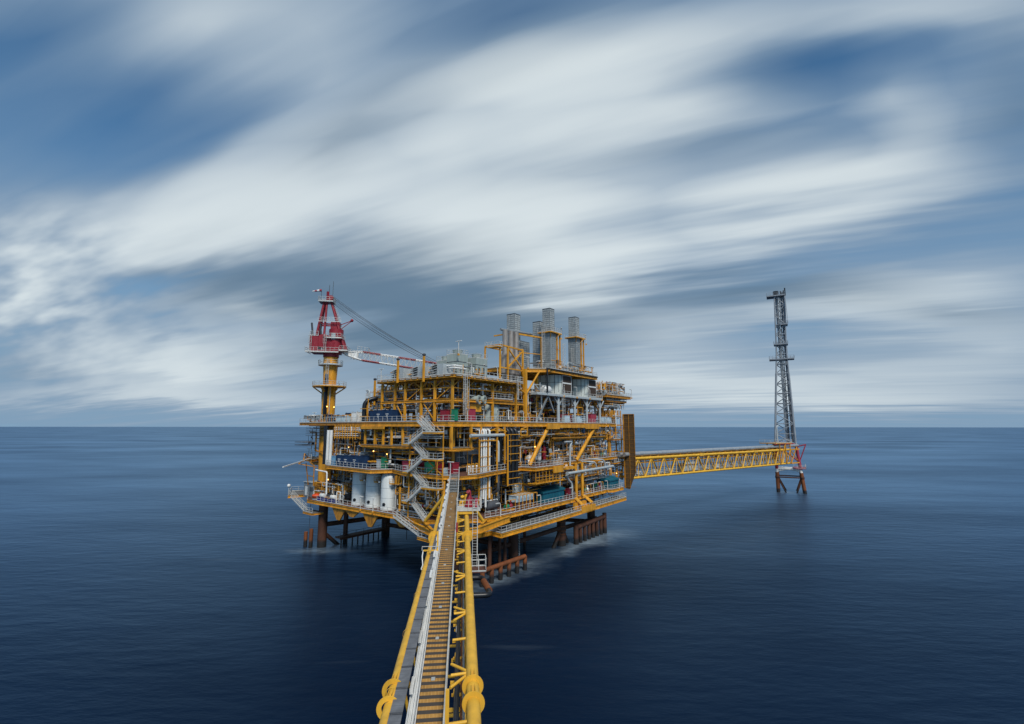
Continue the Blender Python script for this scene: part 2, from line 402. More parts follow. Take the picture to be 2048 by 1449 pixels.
# density -> opacity and brightness
op = node('ShaderNodeMapRange', interpolation_type='SMOOTHSTEP'); L.new(cov, op.inputs[0]); op.inputs[1].default_value = -.06; op.inputs[2].default_value = .72
br = node('ShaderNodeMapRange', interpolation_type='SMOOTHSTEP'); L.new(cov, br.inputs[0]); br.inputs[1].default_value = .36; br.inputs[2].default_value = 1.30
cloud = mixrgb(br.outputs[0], (.225, .34, .485), (.76, .84, .87))
cloud = mixrgb(M('MULTIPLY', shd, .95), cloud, (.115, .20, .30))
clear = node('ShaderNodeVectorMath', operation='MULTIPLY'); L.new(sky.outputs[0], clear.inputs[0]); clear.inputs[1].default_value = (.050, .094, .112)
# thin marine air towards the horizon
hz = node('ShaderNodeMapRange', interpolation_type='SMOOTHSTEP'); L.new(Z, hz.inputs[0]); hz.inputs[1].default_value = 0.0; hz.inputs[2].default_value = .34; hz.inputs[3].default_value = 1.0; hz.inputs[4].default_value = 0.0
base = mixrgb(hz.outputs[0], clear.outputs[0], (.25, .43, .60))
skyc = mixrgb(M('MULTIPLY', op.outputs[0], .96), base, cloud)
L.new(skyc, bg.inputs['Color']); bg.inputs['Strength'].default_value = 0.80

# ------------------------------------------------------------------ sea
def sea_material():
    m = bpy.data.materials.new('sea_water'); m.use_nodes = True; t = m.node_tree; n = t.nodes; l = t.links
    n.remove(n['Principled BSDF']); out = n['Material Output']
    def nd(ty, **kw):
        q = n.new(ty)
        for k, v in kw.items(): setattr(q, k, v)
        return q
    geo = nd('ShaderNodeNewGeometry')
    def noise(scale, rot, detail, loc=(0, 0, 0)):
        mp = nd('ShaderNodeMapping'); mp.inputs['Scale'].default_value = scale; mp.inputs['Rotation'].default_value = (0, 0, R(rot)); mp.inputs['Location'].default_value = loc
        l.new(geo.outputs['Position'], mp.inputs[0])
        q = nd('ShaderNodeTexNoise'); q.inputs['Scale'].default_value = 1; q.inputs['Detail'].default_value = detail; q.inputs['Roughness'].default_value = .6
        l.new(mp.outputs[0], q.inputs[0]); return q.outputs['Fac']
    def mm(op, a, b=None, c=None, cl=False):
        q = nd('ShaderNodeMath', operation=op, use_clamp=cl)
        for i, v in enumerate((a, b, c)):
            if v is None: continue
            if isinstance(v, (int, float)): q.inputs[i].default_value = v
            else: l.new(v, q.inputs[i])
        return q.outputs[0]
    chop = noise((.22, .62, 1), 12, 4); swell = noise((.018, .05, 1), 18, 4, (7, 3, 0)); patch = noise((.005, .011, 1), 35, 5, (2, 9, 0))
    hgt = mm('ADD', mm('MULTIPLY', chop, .5), mm('MULTIPLY', swell, 2.2))
    bump = nd('ShaderNodeBump'); bump.inputs['Strength'].default_value = .14; bump.inputs['Distance'].default_value = 1.6; l.new(hgt, bump.inputs['Height'])
    deep = nd('ShaderNodeMix', data_type='RGBA'); deep.inputs[6].default_value = (.0006, .006, .021, 1); deep.inputs[7].default_value = (.0035, .014, .038, 1)
    pr = nd('ShaderNodeMapRange'); pr.inputs[1].default_value = .35; pr.inputs[2].default_value = .68; l.new(patch, pr.inputs[0]); l.new(pr.outputs[0], deep.inputs[0])
    dif = nd('ShaderNodeBsdfDiffuse'); l.new(deep.outputs[2], dif.inputs['Color'])
    gl = nd('ShaderNodeBsdfGlossy'); gl.inputs['Roughness'].default_value = .36; gl.inputs['Color'].default_value = (.50, .74, .98, 1); l.new(bump.outputs[0], gl.inputs['Normal'])
    fr = nd('ShaderNodeFresnel'); fr.inputs['IOR'].default_value = 1.33; l.new(bump.outputs[0], fr.inputs['Normal'])
    fac = mm('MULTIPLY', mm('MINIMUM', mm('MULTIPLY', mm('MAXIMUM', mm('SUBTRACT', fr.outputs[0], .022), 0.0), .95), .56), mm('MULTIPLY_ADD', pr.outputs[0], .42, .70))
    # long-exposure surf where swell breaks on the legs: soft white water lying on the surface
    sp = nd('ShaderNodeSeparateXYZ'); l.new(geo.outputs['Position'], sp.inputs[0])
    foam = None
    wv = nd('ShaderNodeVectorMath', operation='MULTIPLY_ADD'); wn = nd('ShaderNodeTexNoise'); wn.inputs['Scale'].default_value = .13; wn.inputs['Detail'].default_value = 4; l.new(geo.outputs['Position'], wn.inputs[0]); l.new(wn.outputs['Color'], wv.inputs[0]); wv.inputs[1].default_value = (9, 9, 0); wv.inputs[2].default_value = (0, 0, 0)
    wo = nd('ShaderNodeVectorMath', operation='ADD'); wo2 = nd('ShaderNodeVectorMath', operation='ADD'); l.new(wv.outputs[0], wo.inputs[0]); wo.inputs[1].default_value = (-4.5, -4.5, 0); l.new(wo.outputs[0], wo2.inputs[0]); l.new(geo.outputs['Position'], wo2.inputs[1])
    for x, y, rx, ry, rot, a in FOAM:
        mp = nd('ShaderNodeMapping', vector_type='TEXTURE'); mp.inputs['Location'].default_value = (x, y, 0); mp.inputs['Rotation'].default_value = (0, 0, R(rot)); mp.inputs['Scale'].default_value = (rx, ry, 1000)
        l.new(wo2.outputs[0], mp.inputs[0])
        g = nd('ShaderNodeTexGradient', gradient_type='SPHERICAL'); l.new(mp.outputs[0], g.inputs[0])
        v = mm('MULTIPLY', mm('POWER', g.outputs['Fac'], 1.5), a * .8); foam = v if foam is None else mm('ADD', foam, v)
    fn = noise((.55, 1.1, 1), 35, 5, (1, 1, 0)); f2 = noise((.12, .2, 1), 50, 3, (5, 1, 0))
    foam = mm('MULTIPLY', foam, mm('MULTIPLY', mm('ADD', fn, -.12), mm('ADD', f2, .7)), None, True)
    # a few scattered whitecap smears far out
    wc = noise((.010, .075, 1), 8, 3, (31, 4, 0)); wcr = nd('ShaderNodeMapRange'); wcr.inputs[1].default_value = .70; wcr.inputs[2].default_value = .86; wcr.inputs[4].default_value = .16; l.new(wc, wcr.inputs[0])
    foam = mm('ADD', foam, wcr.outputs[0], None, True)
    fo = nd('ShaderNodeBsdfDiffuse'); fo.inputs['Color'].default_value = (.50, .62, .70, 1)
    m1 = nd('ShaderNodeMixShader'); l.new(fac, m1.inputs[0]); l.new(dif.outputs[0], m1.inputs[1]); l.new(gl.outputs[0], m1.inputs[2])
    m2 = nd('ShaderNodeMixShader'); l.new(foam, m2.inputs[0]); l.new(m1.outputs[0], m2.inputs[1]); l.new(fo.outputs[0], m2.inputs[2])
    l.new(m2.outputs[0], out.inputs['Surface'])
    return m
def wpos(px, py): 
    u, w, z = PZ(px, py, 0); p = PLAT @ Vector((u, w, 0)); return p.x, p.y
FOAM = [(*wpos(1000, 1152), 13, 5, 52, .55), (*wpos(1060, 1130), 10, 6, 52, .42), (*wpos(1178, 1085), 13, 6, 52, .95), (*wpos(1225, 1068), 12, 9, 52, .45), (*wpos(1130, 1102), 9, 4.5, 52, .60),
        (*wpos(640, 1100), 9, 4, 0, .5), (*wpos(690, 1090), 14, 3.2, -20, .28), (*wpos(1577, 985), 9, 6, 0, .35), (*wpos(770, 1072), 6, 3, 0, .2), (*wpos(960, 1170), 8, 5, 40, .3)]
mb = MB(); RAD = 60000
ring = [(math.cos(2 * math.pi * k / 64) * RAD, math.sin(2 * math.pi * k / 64) * RAD, 0) for k in range(64)]
mb.add(ring, [tuple(range(64))])
solo('sea', mb, sea_material(), 'dark blue open sea smoothed by long exposure', None, (0, 0, 0), IDENT, kind='structure')
# ================================================================== PLATFORM
L0, L1, L2, L3, L4, L5 = 8.4, 11.0, 19.3, 29.0, 37.9, 42.2
plat = thing('offshore_platform', 'huge yellow offshore gas platform with stacked open decks on rusty legs', 'offshore platform', (0, 0, 0))
def deck(poly, z, mat=DG, fascia=.75, rails=None, railh=1.1, joists=True, ymat=Y, th=.14, parent=None, curb=True, name='deck', jsp=1.7):
    d = part(name, MB().prism(poly, z - th, z), mat, parent or plat)
    n = len(poly); e = MB(); c = MB()
    for i in range(n):
        a = Vector((*poly[i], z - th - fascia / 2 - .01)); b = Vector((*poly[(i + 1) % n], z - th - fascia / 2 - .01))
        e.ibeam(a, b, .32, fascia)
        k = int((b - a).length / 2.2)
        for q in range(k):                              # web stiffeners
            p = a + (b - a) * ((q + .5) / k); e.beam(p - Vector((0, 0, fascia / 2 - .06)), p + Vector((0, 0, fascia / 2 - .06)), .28, .05)
    part('edge_beam', e, ymat, d)
    if rails is None: rails = [list(range(n)) + [0]]
    if rails:
        for run in rails:
            r = MB()
            pts = [(poly[i][0], poly[i][1], z) if isinstance(i, int) else (*i, z) for i in run]
            cx = sum(p[0] for p in poly) / n; cy = sum(p[1] for p in poly) / n
            r.rail(pts, railh); part('railing', r, RW_, d)
    if joists:
        j = MB(); us = [p[0] for p in poly]; ws = [p[1] for p in poly]
        def span(axis, val):
            xs = []
            for i in range(n):
                a, b = poly[i], poly[(i + 1) % n]
                if axis == 0: a, b = (a[1], a[0]), (b[1], b[0])   # cut at w = val, look for u crossings
                lo, hi = a, b
                p0, p1 = (lo[0], lo[1]), (hi[0], hi[1])
                if (p0[0] - val) * (p1[0] - val) < 0:
                    xs.append(p0[1] + (p1[1] - p0[1]) * (val - p0[0]) / (p1[0] - p0[0]))
            return sorted(xs)
        v = min(ws) + 1.1
        while v < max(ws) - .3:
            x = span(0, v)
            for a, b in zip(x[::2], x[1::2]): j.beam((a + .2, v, z - th - .2), (b - .2, v, z - th - .2), .12, .36)
            v += jsp
        v = min(us) + 2.5
        while v < max(us) - .3:
            x = span(1, v)
            for a, b in zip(x[::2], x[1::2]): j.beam((v, a + .2, z - th - .48), (v, b - .2, z - th - .48), .22, .5)
            v += 5.2
        part('joist', j, ymat, d)
    return d
def fr(px, py, w=0): return PW(px, py, w)
def fl(px, py, u=0): return PU(px, py, u)
def uR(px, w=0, py=850): return PW(px, py, w)[0]
def wL(px, u=0, py=850): return PU(px, py, u)[1]

# ---- decks -----------------------------------------------------------------
D_L1 = [(66, -3.4), (59, -3.4), (58, -2.2), (40, -2.2), (39, -3.4), (12, -3.2), (6.6, -2.4), (-1.4, 5.6), (-1.6, 42), (-1.6, 46), (2, 52), (22, 52), (66, 44)]
deck(D_L1, L1, DR, .7, rails=[[12, 0, 1, 2, 3, 4, 5, 6], [7, 8], [9, 10, 11]])
D_L2 = [(70, 0), (33.4, 0), (33.4, -3.4), (21.6, -3.6), (21.3, 0), (10, -1.6), (3.3, -3.2), (-.2, -2.3), (-1.9, .4), (-1.9, 10.4), (.6, 17.6), (-3.0, 20.2), (-2.2, 37.9), (2, 40), (2, 52), (22, 52), (70, 44)]
deck(D_L2, L2, DR, .6, rails=[[16, 0, 1, 2, 3, 4, 5, 6, (1.4, -2.75)], [(-.3, -2.1), 8, 9, 10, 11, 12, 13, 14, 15]])
D_L3 = [(69.5, 0), (33, -.4), (-1.2, -.2), (-1.4, 26.5), (5, 27), (5, 44), (69.5, 44)]
deck(D_L3, L3, DR, .82, rails=[[6, 0, 1, 2, (-1.2, 2.8)], [(-1.2, 5.6), 3, 4]])
D_CR = [(0, 27.4), (0, 54.8), (16, 54.8), (16, 27.4)]
deck(D_CR, L3, DG, .55, rails=[[0, 1, 2, 3]], ymat=YO)
D_L4 = [(0, -.2), (21.8, -.2), (21.8, 20), (10, 23.2), (0, 23.2)]
deck(D_L4, L4, DG, .5, rails=[[0, 1, 2, 3, 4, 0]], jsp=1.2)
# white gratings hung as a soffit lip below the roof edge
g = MB()
for i in range(12): g.box(.4 + i * 1.8, 1.8 + i * 1.8, -.5, -.25, L4 - .32, L4 - .2)
part('edge_grating', g, RW_, plat); g = MB()
for i in range(12): g.box(-.3, -.17, .6 + i * 1.9, 2.0 + i * 1.9, L4 - .32, L4 - .2)
part('edge_grating', g, RW_, plat)

D_L5 = [(33.8, -.2), (57.6, -.2), (57.6, 16), (24, 16), (24, 7), (29.6, 5)]
deck(D_L5, L5, DG, .8, rails=[[4, 5, 0, 1, 2]])
D_R5 = [(64, 0), (81, 0), (81, 15), (64, 15)]
deck(D_R5, 37.6, DG, .7, rails=[[0, 1, 2]], ymat=YO)
D_R5b = [(65, .6), (79, .6), (79, 14), (65, 14)]
deck(D_R5b, 36.0, DG, .35, rails=[[0, 1, 2]], ymat=YO, jsp=1.0)
# lower walkway along the right side, outboard of the legs
D_L0 = [(65, -4.6), (22, -5.3), (8, -5.2), (8.6, -2.2), (4.4, -1.6), (4.6, 1.2), (65, -1.5)]
deck(D_L0, L0, DG, .75, rails=[[6, 0, 1, 2, 3, 4]], jsp=2.0, ymat=Y)
# the boat-stair landing below the cellar deck, left of the bridge
D_LB = [(-3.6, 1.4), (-3.2, 5.2), (-1.0, 5.0), (-1.0, 1.8)]
deck(D_LB, L0, DG, .4, rails=[[1, 0, 3]], joists=False)
# far left outrigger platform with the davit and stair
D_LL = [(-2.4, 53.6), (2, 60.4), (6, 58), (3, 52.2)]
deck(D_LL, L1 + .3, DG, .55, rails=[[0, 1, 2]], joists=False)
D_LM = [(-1.0, 46.5), (-.6, 51), (5, 55.5), (6, 50)]
deck(D_LM, L2 + .9, DG, .45, rails=[[0, 1, 2]], joists=False, ymat=YO)
D_LS = [(-2.2, 42.6), (-2.0, 47.0), (.6, 46.4), (.4, 42.4)]
deck(D_LS, 8.2, DG, .35, rails=[[0, 1]], joists=False)
# mezzanines
D_MZ = [(-1.0, -.4), (5.3, -.4), (5.3, 9), (-1.0, 9)]
deck(D_MZ, 24.2, DG, .45, rails=[])
D_MZ2 = [(-1.2, 11), (8, 11), (8, 26.5), (-1.2, 26.5)]
deck(D_MZ2, 24.3, DG, .4, rails=[])
D_MZ3 = [(36, .6), (64, .6), (64, 12), (36, 12)]
deck(D_MZ3, 25.4, DG, .4, rails=[])
D_MZ4 = [(.8, 1.2), (21, 1.2), (21, 22.6), (.8, 22.6)]
mz = MB()
for u0, w0, u1, w1 in ((.9, 1.2, .9, 22.6), (.9, 1.2, 24, 1.2), (.9, 7, 24, 7), (.9, 13, 24, 13), (7, 1.2, 7, 22), (13, 1.2, 13, 22), (19, 1.2, 19, 22)):
    mz.ibeam((u0, w0, 33.1), (u1, w1, 33.1), .35, .55)
part('girder', mz, Y, plat)
D_M5 = [(12.6, 1.0), (19.6, 1.0), (19.6, 5), (12.6, 5)]
deck(D_M5, 33.9, DG, .3, rails=[[3, 0, 1]], joists=False)
D_M6 = [(3.6, 14), (3.6, 33), (9, 33), (9, 14)]
deck(D_M6, 15.2, DG, .4, rails=[])
D_M7 = [(24, -.6), (58, -.6), (58, 10), (24, 10)]
deck(D_M7, 15.6, DG, .4, rails=[[0, 1]])
# the hanging cage walkway under the right side of the production deck
cg = MB()
for i in range(9):
    u = 22 + i * 1.35; cg.beam((u, -3.4, L2 - .9), (u, -3.4, 15.9), .1)
for z in (15.9, 16.5, 17.1): cg.beam((22, -3.4, z), (33, -3.4, z), .1)
cg.box(22, 33, -3.5, -1.2, 15.75, 15.9)
part('hanging_cage', cg, Y, plat)

# ---- columns, girders, braces ------------------------------------------------
def column(u, w, z0, z1, s=.5, mat=Y, tube=False):
    m = MB()
    if tube: m.tube((u, w, z0), (u, w, z1), s / 2, 14)
    else:
        t = s * .14
        m.box(u - s / 2, u + s / 2, w - s / 2, w - s / 2 + t, z0, z1); m.box(u - s / 2, u + s / 2, w + s / 2 - t, w + s / 2, z0, z1)
        m.box(u - t / 2, u + t / 2, w - s / 2 + t, w + s / 2 - t, z0, z1)
        m.box(u - s / 2 + .004, u - s / 2 + t, w - s / 2 + t, w + s / 2 - t, z0, z1)
    return part('column', m, mat, plat)
LT = L4 - .75
for w in (1.2, 6.0, 9.9, 14.9, 18.2, 22.6): column(1.0, w, L3, LT, .42)
for u in (5.2, 12.9, 21.0): column(u, 1.2, L3, LT, .44)
for u, w in ((7, 7), (7, 13), (13, 7), (13, 13), (7, 19), (19, 7), (19, 13), (13, 19)): column(u, w, L3, LT, .5, YO)
# knee braces and diagonals of the roof module
br_ = []
ws = (1.2, 6.0, 9.9, 14.9, 18.2, 22.6)
for a, b in zip(ws, ws[1:]):
    m = (a + b) / 2
    br_ += [((1.0, a, 35.6), (1.0, m - .2, 37.0)), ((1.0, b, 35.6), (1.0, m + .2, 37.0)), ((1.0, a, 35.5), (1.0, b, 35.5))]
for a, b in ((9.9, 6.0), (6.0, 9.9), (18.2, 14.9)):
    br_.append(((1.0, a, 33.3), (1.0, b, 29.2)))
br_ += [((1.0, 2, 35.4), (1.0, 5.4, 33.4)), ((1.0, 10.6, 35.4), (1.0, 14.3, 33.4))]
us = (1.0, 5.2, 12.9, 21.0)
for a, b in zip(us, us[1:]):
    m = (a + b) / 2
    br_ += [((a, 1.2, 35.6), (a + min(1.8, m - a), 1.2, 37.0)), ((b, 1.2, 35.6), (b - min(1.8, m - a), 1.2, 37.0)), ((a, 1.2, 35.4), (b, 1.2, 35.4))]
for i, (a, b) in enumerate(br_): part('brace', MB().beam(a, b, .15), Y, plat)
# production level: hung frames and posts at the deck edge
for w in (12.9, 16.5, 19.2, 22.0, 25.4): column(-.9, w, 23.9, L3 - 1.0, .38)
for u in (-.6, 4.7): column(u, -.3, 23.8, L3 - 1.0, .42)
part('girder', MB().ibeam((-.6, -.3, 23.7), (4.7, -.3, 23.7), .4, .5), Y, plat)
part('girder', MB().ibeam((-.9, 11.5, 23.7), (-.9, 26.2, 23.7), .3, .45), Y, plat)
fp = MB()
for u in (12.0, 14.4): fp.beam((u + .0, -.9, L3 - 1), (u, -.9, 20.4 if u > 13 else 19.6), .28)
fp2 = fp; fp.beam((16.2, -.9, 26.4), (16.2, -.9, 20.2), .28); fp.beam((12, -.9, 26.3), (16.2, -.9, 26.3), .24); fp.beam((12, -.9, 27.2), (14.6, -.9, 27.2), .2)
fp.beam((12, -.9, L3 - 1.2), (9.2, -.9, 27.0), .18); fp.beam((12, -.9, L3 - 1.2), (15, -.9, 27.0), .18)
part('pipe_support', fp, Y, plat); fp = MB(); fp.beam((22.4, -.9, L3 - 1), (22.4, -.9, 26.2), .24); fp.beam((20.0, -.9, 26.2), (22.4, -.9, 26.2), .24); fp.beam((20.0, -.9, 27.4), (22.4, -.9, 27.4), .18); fp.beam((20.0, -.9, 26.2), (20, -.9, 27.4), .18); fp.beam((20.0, -.9, 27.5), (22.4, -.9, L3 - 1), .18)
part('pipe_support', fp, Y, plat); fp = MB(); fp.beam((4.7, -.9, L3 - 2.2), (6.6, -.9, 26.3), .22); fp.beam((7.0, -.9, L3 - 2.2), (8.9, -.9, 26.3), .22); fp.beam((4.7, -.9, 26.2), (10.2, -.9, 26.2), .24); fp.beam((7, -.9, L3 - 1), (7, -.9, 26.3), .24)
part('pipe_support', fp, Y, plat)
for u in (2.5, 10.5, 24, 36.5, 48, 60, 68.6): column(u, 2.2, L2, L3 - 1, .64, Y, True)
for u in (30, 42.5, 54.5): column(u, 3.5, L2, L3 - 1, .66, YO, True)
for w in (3.5, 11.5, 28, 36, 43): column(3.0 if w < 27 else 2.4, w, L2, L3 - 1, .6, YO, True)
for u in (2.5, 13, 24, 36.5, 48, 60): column(u, 1.6, L1, L2 - 1, .64, YO, True)
for w in (8, 17.5, 24, 33.5, 44): column(2.6, w, L1, L2 - 1, .6, YO, True)
for u in (40.6, 43.6): column(u, -2.6, L1, L2 - .2, .72, Y, True)
column(66.5, .8, L1, L3 - 1, .9, YO, True)
# big raking tubes on the right face
for a, b in (((32.3, -.1, 28.2), (24.2, -.1, L2 + .1)), ((56.0, -.1, 28.2), (45.2, -.1, L2 + .1))):
    part('raking_brace', MB().tube(a, b, .46, 14), Y, plat)
for a, b in (((40, 3.5, L3 - 1), (43.5, 3.5, L2 + .3)), ((66, 3, L3 - 1), (61, 3, L2 + .3)), ((26, 3.6, L3 - 1), (31, 3.6, L2)), ((52, 4, L3 - 1), (48, 4, L2))):
    part('raking_brace', MB().tube(a, b, .4, 12), YO, plat)
# deep node girders at the main deck edge
m = MB().box(30.8, 36.2, -.75, -.42, L3 - 1.55, L3 - .16); m.box(49.5, 57.2, -.75, -.42, L3 - 1.55, L3 - .16)
m.box(36.3, 49.4, -.72, -.42, L3 - 1.25, L3 - .4)
part('plate_girder', m, Y, plat)
m = MB().box(-1.8, -1.55, 18, 26, L3 - 1.5, L3 - .95); m.box(28.5, 32.5, -3.95, -3.6, L2 - 1.6, L2 - .2); part('plate_girder', m, Y, plat)
m = MB().box(36, 40.5, -2.5, -.3, L2 - 1.5, L2 - .9); part('plate_girder', m, Y, plat)
# joist trusses below main deck, right half
tr = MB()
for u0 in range(34, 64, 5):
    tr.beam((u0, .2, L3 - 1.2), (u0 + 2.5, .2, 26.2), .14); tr.beam((u0 + 2.5, .2, 26.2), (u0 + 5, .2, L3 - 1.2), .14); tr.beam((u0 + 2.5, .2, 26.2), (u0 + 2.5, .2, L3 - 1.2), .1)
tr.beam((34, .2, 26.1), (64, .2, 26.1), .22); tr.beam((34, .2, 25.3), (64, .2, 25.3), .22)
part('truss', tr, YO, plat)
# columns under the stack deck and knee braces
for u, w in ((24.8, 1.4), (24.8, 7.5), (34.6, 5), (45, 5), (56.5, 5), (56.5, 12)): column(u, w, L3, L5 - 1, .75, Y)
part('raking_brace', MB().tube((24.9, 1.4, 35.2), (31.5, 2.0, L5 - .9), .24, 10), Y, plat)
part('raking_brace', MB().tube((24.9, 1.4, 35.4), (21.8, 1.4, 37.2), .2, 10), Y, plat)
# right high deck legs
for u in (67, 74): column(u, 3.2, L3, 36, .8, YO)
for a, b in (((67.2, 3.2, 30.5), (74, 3.2, 35.6)), ((67, 3.2, 31.2), (61, 3.2, 35.4)), ((74.2, 3.2, 33.8), (79, 3.2, 36))): part('raking_brace', MB().beam(a, b, .34), YO, plat)
# right end frame between main deck and bridge to the flare
ef = MB()
for u in (70.5, 74.4):
    ef.beam((u, .6, 12), (u, .6, 31), .3)
for z in (14.5, 17.5, 20.6, 24.4, 28.6): ef.beam((66, .6, z), (74.5, .6, z), .24)
for z in (12, 17.5, 24.4): ef.beam((66.3, .6, z), (74.2, .6, z + 2.9), .16); ef.beam((74.2, .6, z), (66.3, .6, z + 2.9), .16)
part('end_frame', ef, Y, plat)
deck([(66, -.8), (74.5, -.8), (74.5, 8), (66, 8)], 24.5, DG, .3, rails=[[0, 1]], joists=False)
deck([(66, -.8), (74.5, -.8), (74.5, 8), (66, 8)], 17.7, DG, .3, rails=[[0, 1]], joists=False)
# inner bulkheads, mostly dark: added to close the view and darken the interior
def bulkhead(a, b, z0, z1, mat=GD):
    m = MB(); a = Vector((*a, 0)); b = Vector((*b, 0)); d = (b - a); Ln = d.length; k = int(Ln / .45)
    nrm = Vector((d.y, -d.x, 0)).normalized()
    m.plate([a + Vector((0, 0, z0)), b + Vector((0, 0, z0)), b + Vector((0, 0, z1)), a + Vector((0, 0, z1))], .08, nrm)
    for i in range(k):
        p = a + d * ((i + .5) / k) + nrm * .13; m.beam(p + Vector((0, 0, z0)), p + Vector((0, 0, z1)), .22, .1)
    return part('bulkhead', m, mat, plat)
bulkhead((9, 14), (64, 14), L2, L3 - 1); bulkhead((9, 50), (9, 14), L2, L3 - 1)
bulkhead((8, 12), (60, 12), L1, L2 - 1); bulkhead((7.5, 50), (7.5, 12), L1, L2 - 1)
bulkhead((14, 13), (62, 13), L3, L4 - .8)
bulkhead((3.5, 11.6), (3.5, 2), L2 + .1, 23.6, GM)
bulkhead((3.4, 3.6), (14, 3.6), L2 + .1, 23.6, GM)
bulkhead((21, 2.2), (30, 2.2), L1 + .1, 17.5, GL)
bulkhead((25, 8.5), (34, 8.5), L3 + .1, 41, GM)
# ducts
d = MB().box(4.6, 13.5, 1.6, 3.2, 22.6, 23.7); part('duct', d, GM, plat)
d = MB().box(1.2, 2.8, 7.5, 17.6, 22.5, 23.6); part('duct', d, GM, plat)
d = MB().box(1.0, 2.4, 26, 34, 22.3, 23.3); part('duct', d, GD, plat)
# near corner: chamfered bridge-landing girders on the cellar deck
bk = MB()
bk.ibeam((-1.4, 5.8, L1 - .9), (-4.2, .6, L1 - 1.1), .5, 1.3); bk.ibeam((6.8, -2.5, L1 - .9), (2.0, -5.0, L1 - 1.1), .5, 1.3)
bk.ibeam((-4.2, .6, L1 - 1.1), (-.6, -2.6, L1 - 1.4), .5, 1.1); bk.ibeam((-.6, -2.6, L1 - 1.4), (2.0, -5.0, L1 - 1.1), .5, 1.1)
bk.ibeam((12.5, -3.6, L1 - .9), (2.0, -5.0, L1 - 1.1), .5, 1.2); bk.ibeam((-1.6, 9, L1 - 1.1), (-4.0, 1.0, L1 - 1.3), .5, 1.0)
part('bridge_bracket', bk, Y, plat)
# plate bracket sticking out of the right side
bb = MB()
bb.box(37.5, 43.2, -3.9, -3.4, L1 - 2.6, L1 - 1.0); bb.plate([(38.2, -3.4, L1 - .1), (39.4, -3.4, L1 - .1), (40.4, -5.0, L1 - 2.0), (39.2, -5.0, L1 - 2.0)], .25, (0, 0, 1))
bb.plate([(42.2, -3.4, L1 + .1), (43.4, -3.4, L1 + .1), (44.6, -5.0, L1 - 1.6), (43.4, -5.0, L1 - 1.6)], .25, (0, 0, 1))
bb.box(38.6, 45.5, -5.2, -3.95, L1 - 2.2, L1 - 2.0); bb.box(38.6, 38.8, -5.2, -3.95, L1 - 3.4, L1 - 2.2); bb.box(38.85, 45.5, -5.2, -5.0, L1 - 3.3, L1 - 2.2)
part('lifting_bracket', bb, Y, plat)

# ---- jacket: legs, conductors, fenders ----------------------------------------
def pile(u, w, r, z1, z0=-6, mat=RU, nm='jacket_leg'):
    m = MB().tube((u, w, z0), (u, w, z1), r, 20)
    return part(nm, m, mat, plat)
for u, w in ((19, .4), (36.9, -.4), (53, .2), (1.2, 43.6), (17, 40.4), (36, 40), (56, 40), (5.5, 8)): pile(u, w, 1.05, L1 - .95)
for u, w in ((36.9, -.4),):
    c = MB(); [c.lathe((u, w, 0), [(1.12, z), (1.16, z + .1), (1.12, z + .2)], 20) for z in (2.6, 3.4, 4.4, 5.4, 6.2)]; part('leg_clamp', c, RO, plat)
    part('leg_collar', MB().lathe((u, w, 0), [(1.1, 6.9), (2.0, 7.0), (2.0, 8.6), (1.1, 8.7)], 20), RU, plat)
c = MB(); [c.beam((19.6, -.62, 1 + .33 * i), (20.1, -.5, 1.05 + .33 * i), .1) for i in range(18)]; part('leg_ladder', c, RW_, plat)
for u, w, r in ((4.6, 3, .6), (9.2, -1.4, .38), (12.5, -1.2, .3), (14.2, -1.2, .33), (10.6, 3.5, .4), (16, 4, .4), (22, 5, .35), (28, 4, .35), (6.0, 41.5, .55)): pile(u, w, r, L1 - .95, nm='conductor')
hb = [(PW(958, 1108, 1.0), PW(1024, 1088, .6), .5), (PW(1038, 1083, .2), PW(1120, 1056, -.4), .5), ((1.2, 43.6, 5), (17, 40.4, 5), .55), ((17, 40.4, 6.6), (36, 40, 6.6), .5), (PW(1128, 1056, -.2), PW(1192, 1036, .2), .5), ((36.9, -.4, 4), (30, .2, -5), .5), ((36.9, -.4, 4.4), (43, .4, -4), .5), ((1.2, 43.6, 3.5), (9, 42, -4), .45), ((36, 40, 3), (53, 1, 3), .5), ((17, 40, 3), (19, 1, 3), .5)]
for a, b, r in hb: part('jacket_brace', MB().tube(a, b, r, 14), RU, plat)
def fender(name, a, b, n, r, rv, z0, mat, ends=True):
    a = Vector(a); b = Vector(b); d = part(name, MB().tube(a, b, r, 14), mat, plat)
    p = MB()
    for i in range(n):
        q = a + (b - a) * (i / (n - 1)); p.tube(q - Vector((0, 0, .0)), (q.x, q.y, z0), rv, 12)
    part('fender_post', p, mat, d)
    return d
a = PZ(965, 1143, 2.6); b = PZ(1050, 1113, 2.6)
fender('boat_fender', a, b, 6, .42, .42, -3, RO)
a = PW(1152, 1056, -2.6); b = PW(1209, 1033, -2.6)
fender('boat_fender', (a[0], -2.6, a[2]), (b[0], -2.6, b[2]), 8, .55, .46, -3, RU)
part('fender_post', MB().tube((a[0], -2.6, -4), (a[0], -2.6, a[2] + .5), .62, 14).tube((b[0], -2.6, -1), (b[0], -2.6, b[2] + .9), .55, 14), RU, plat)
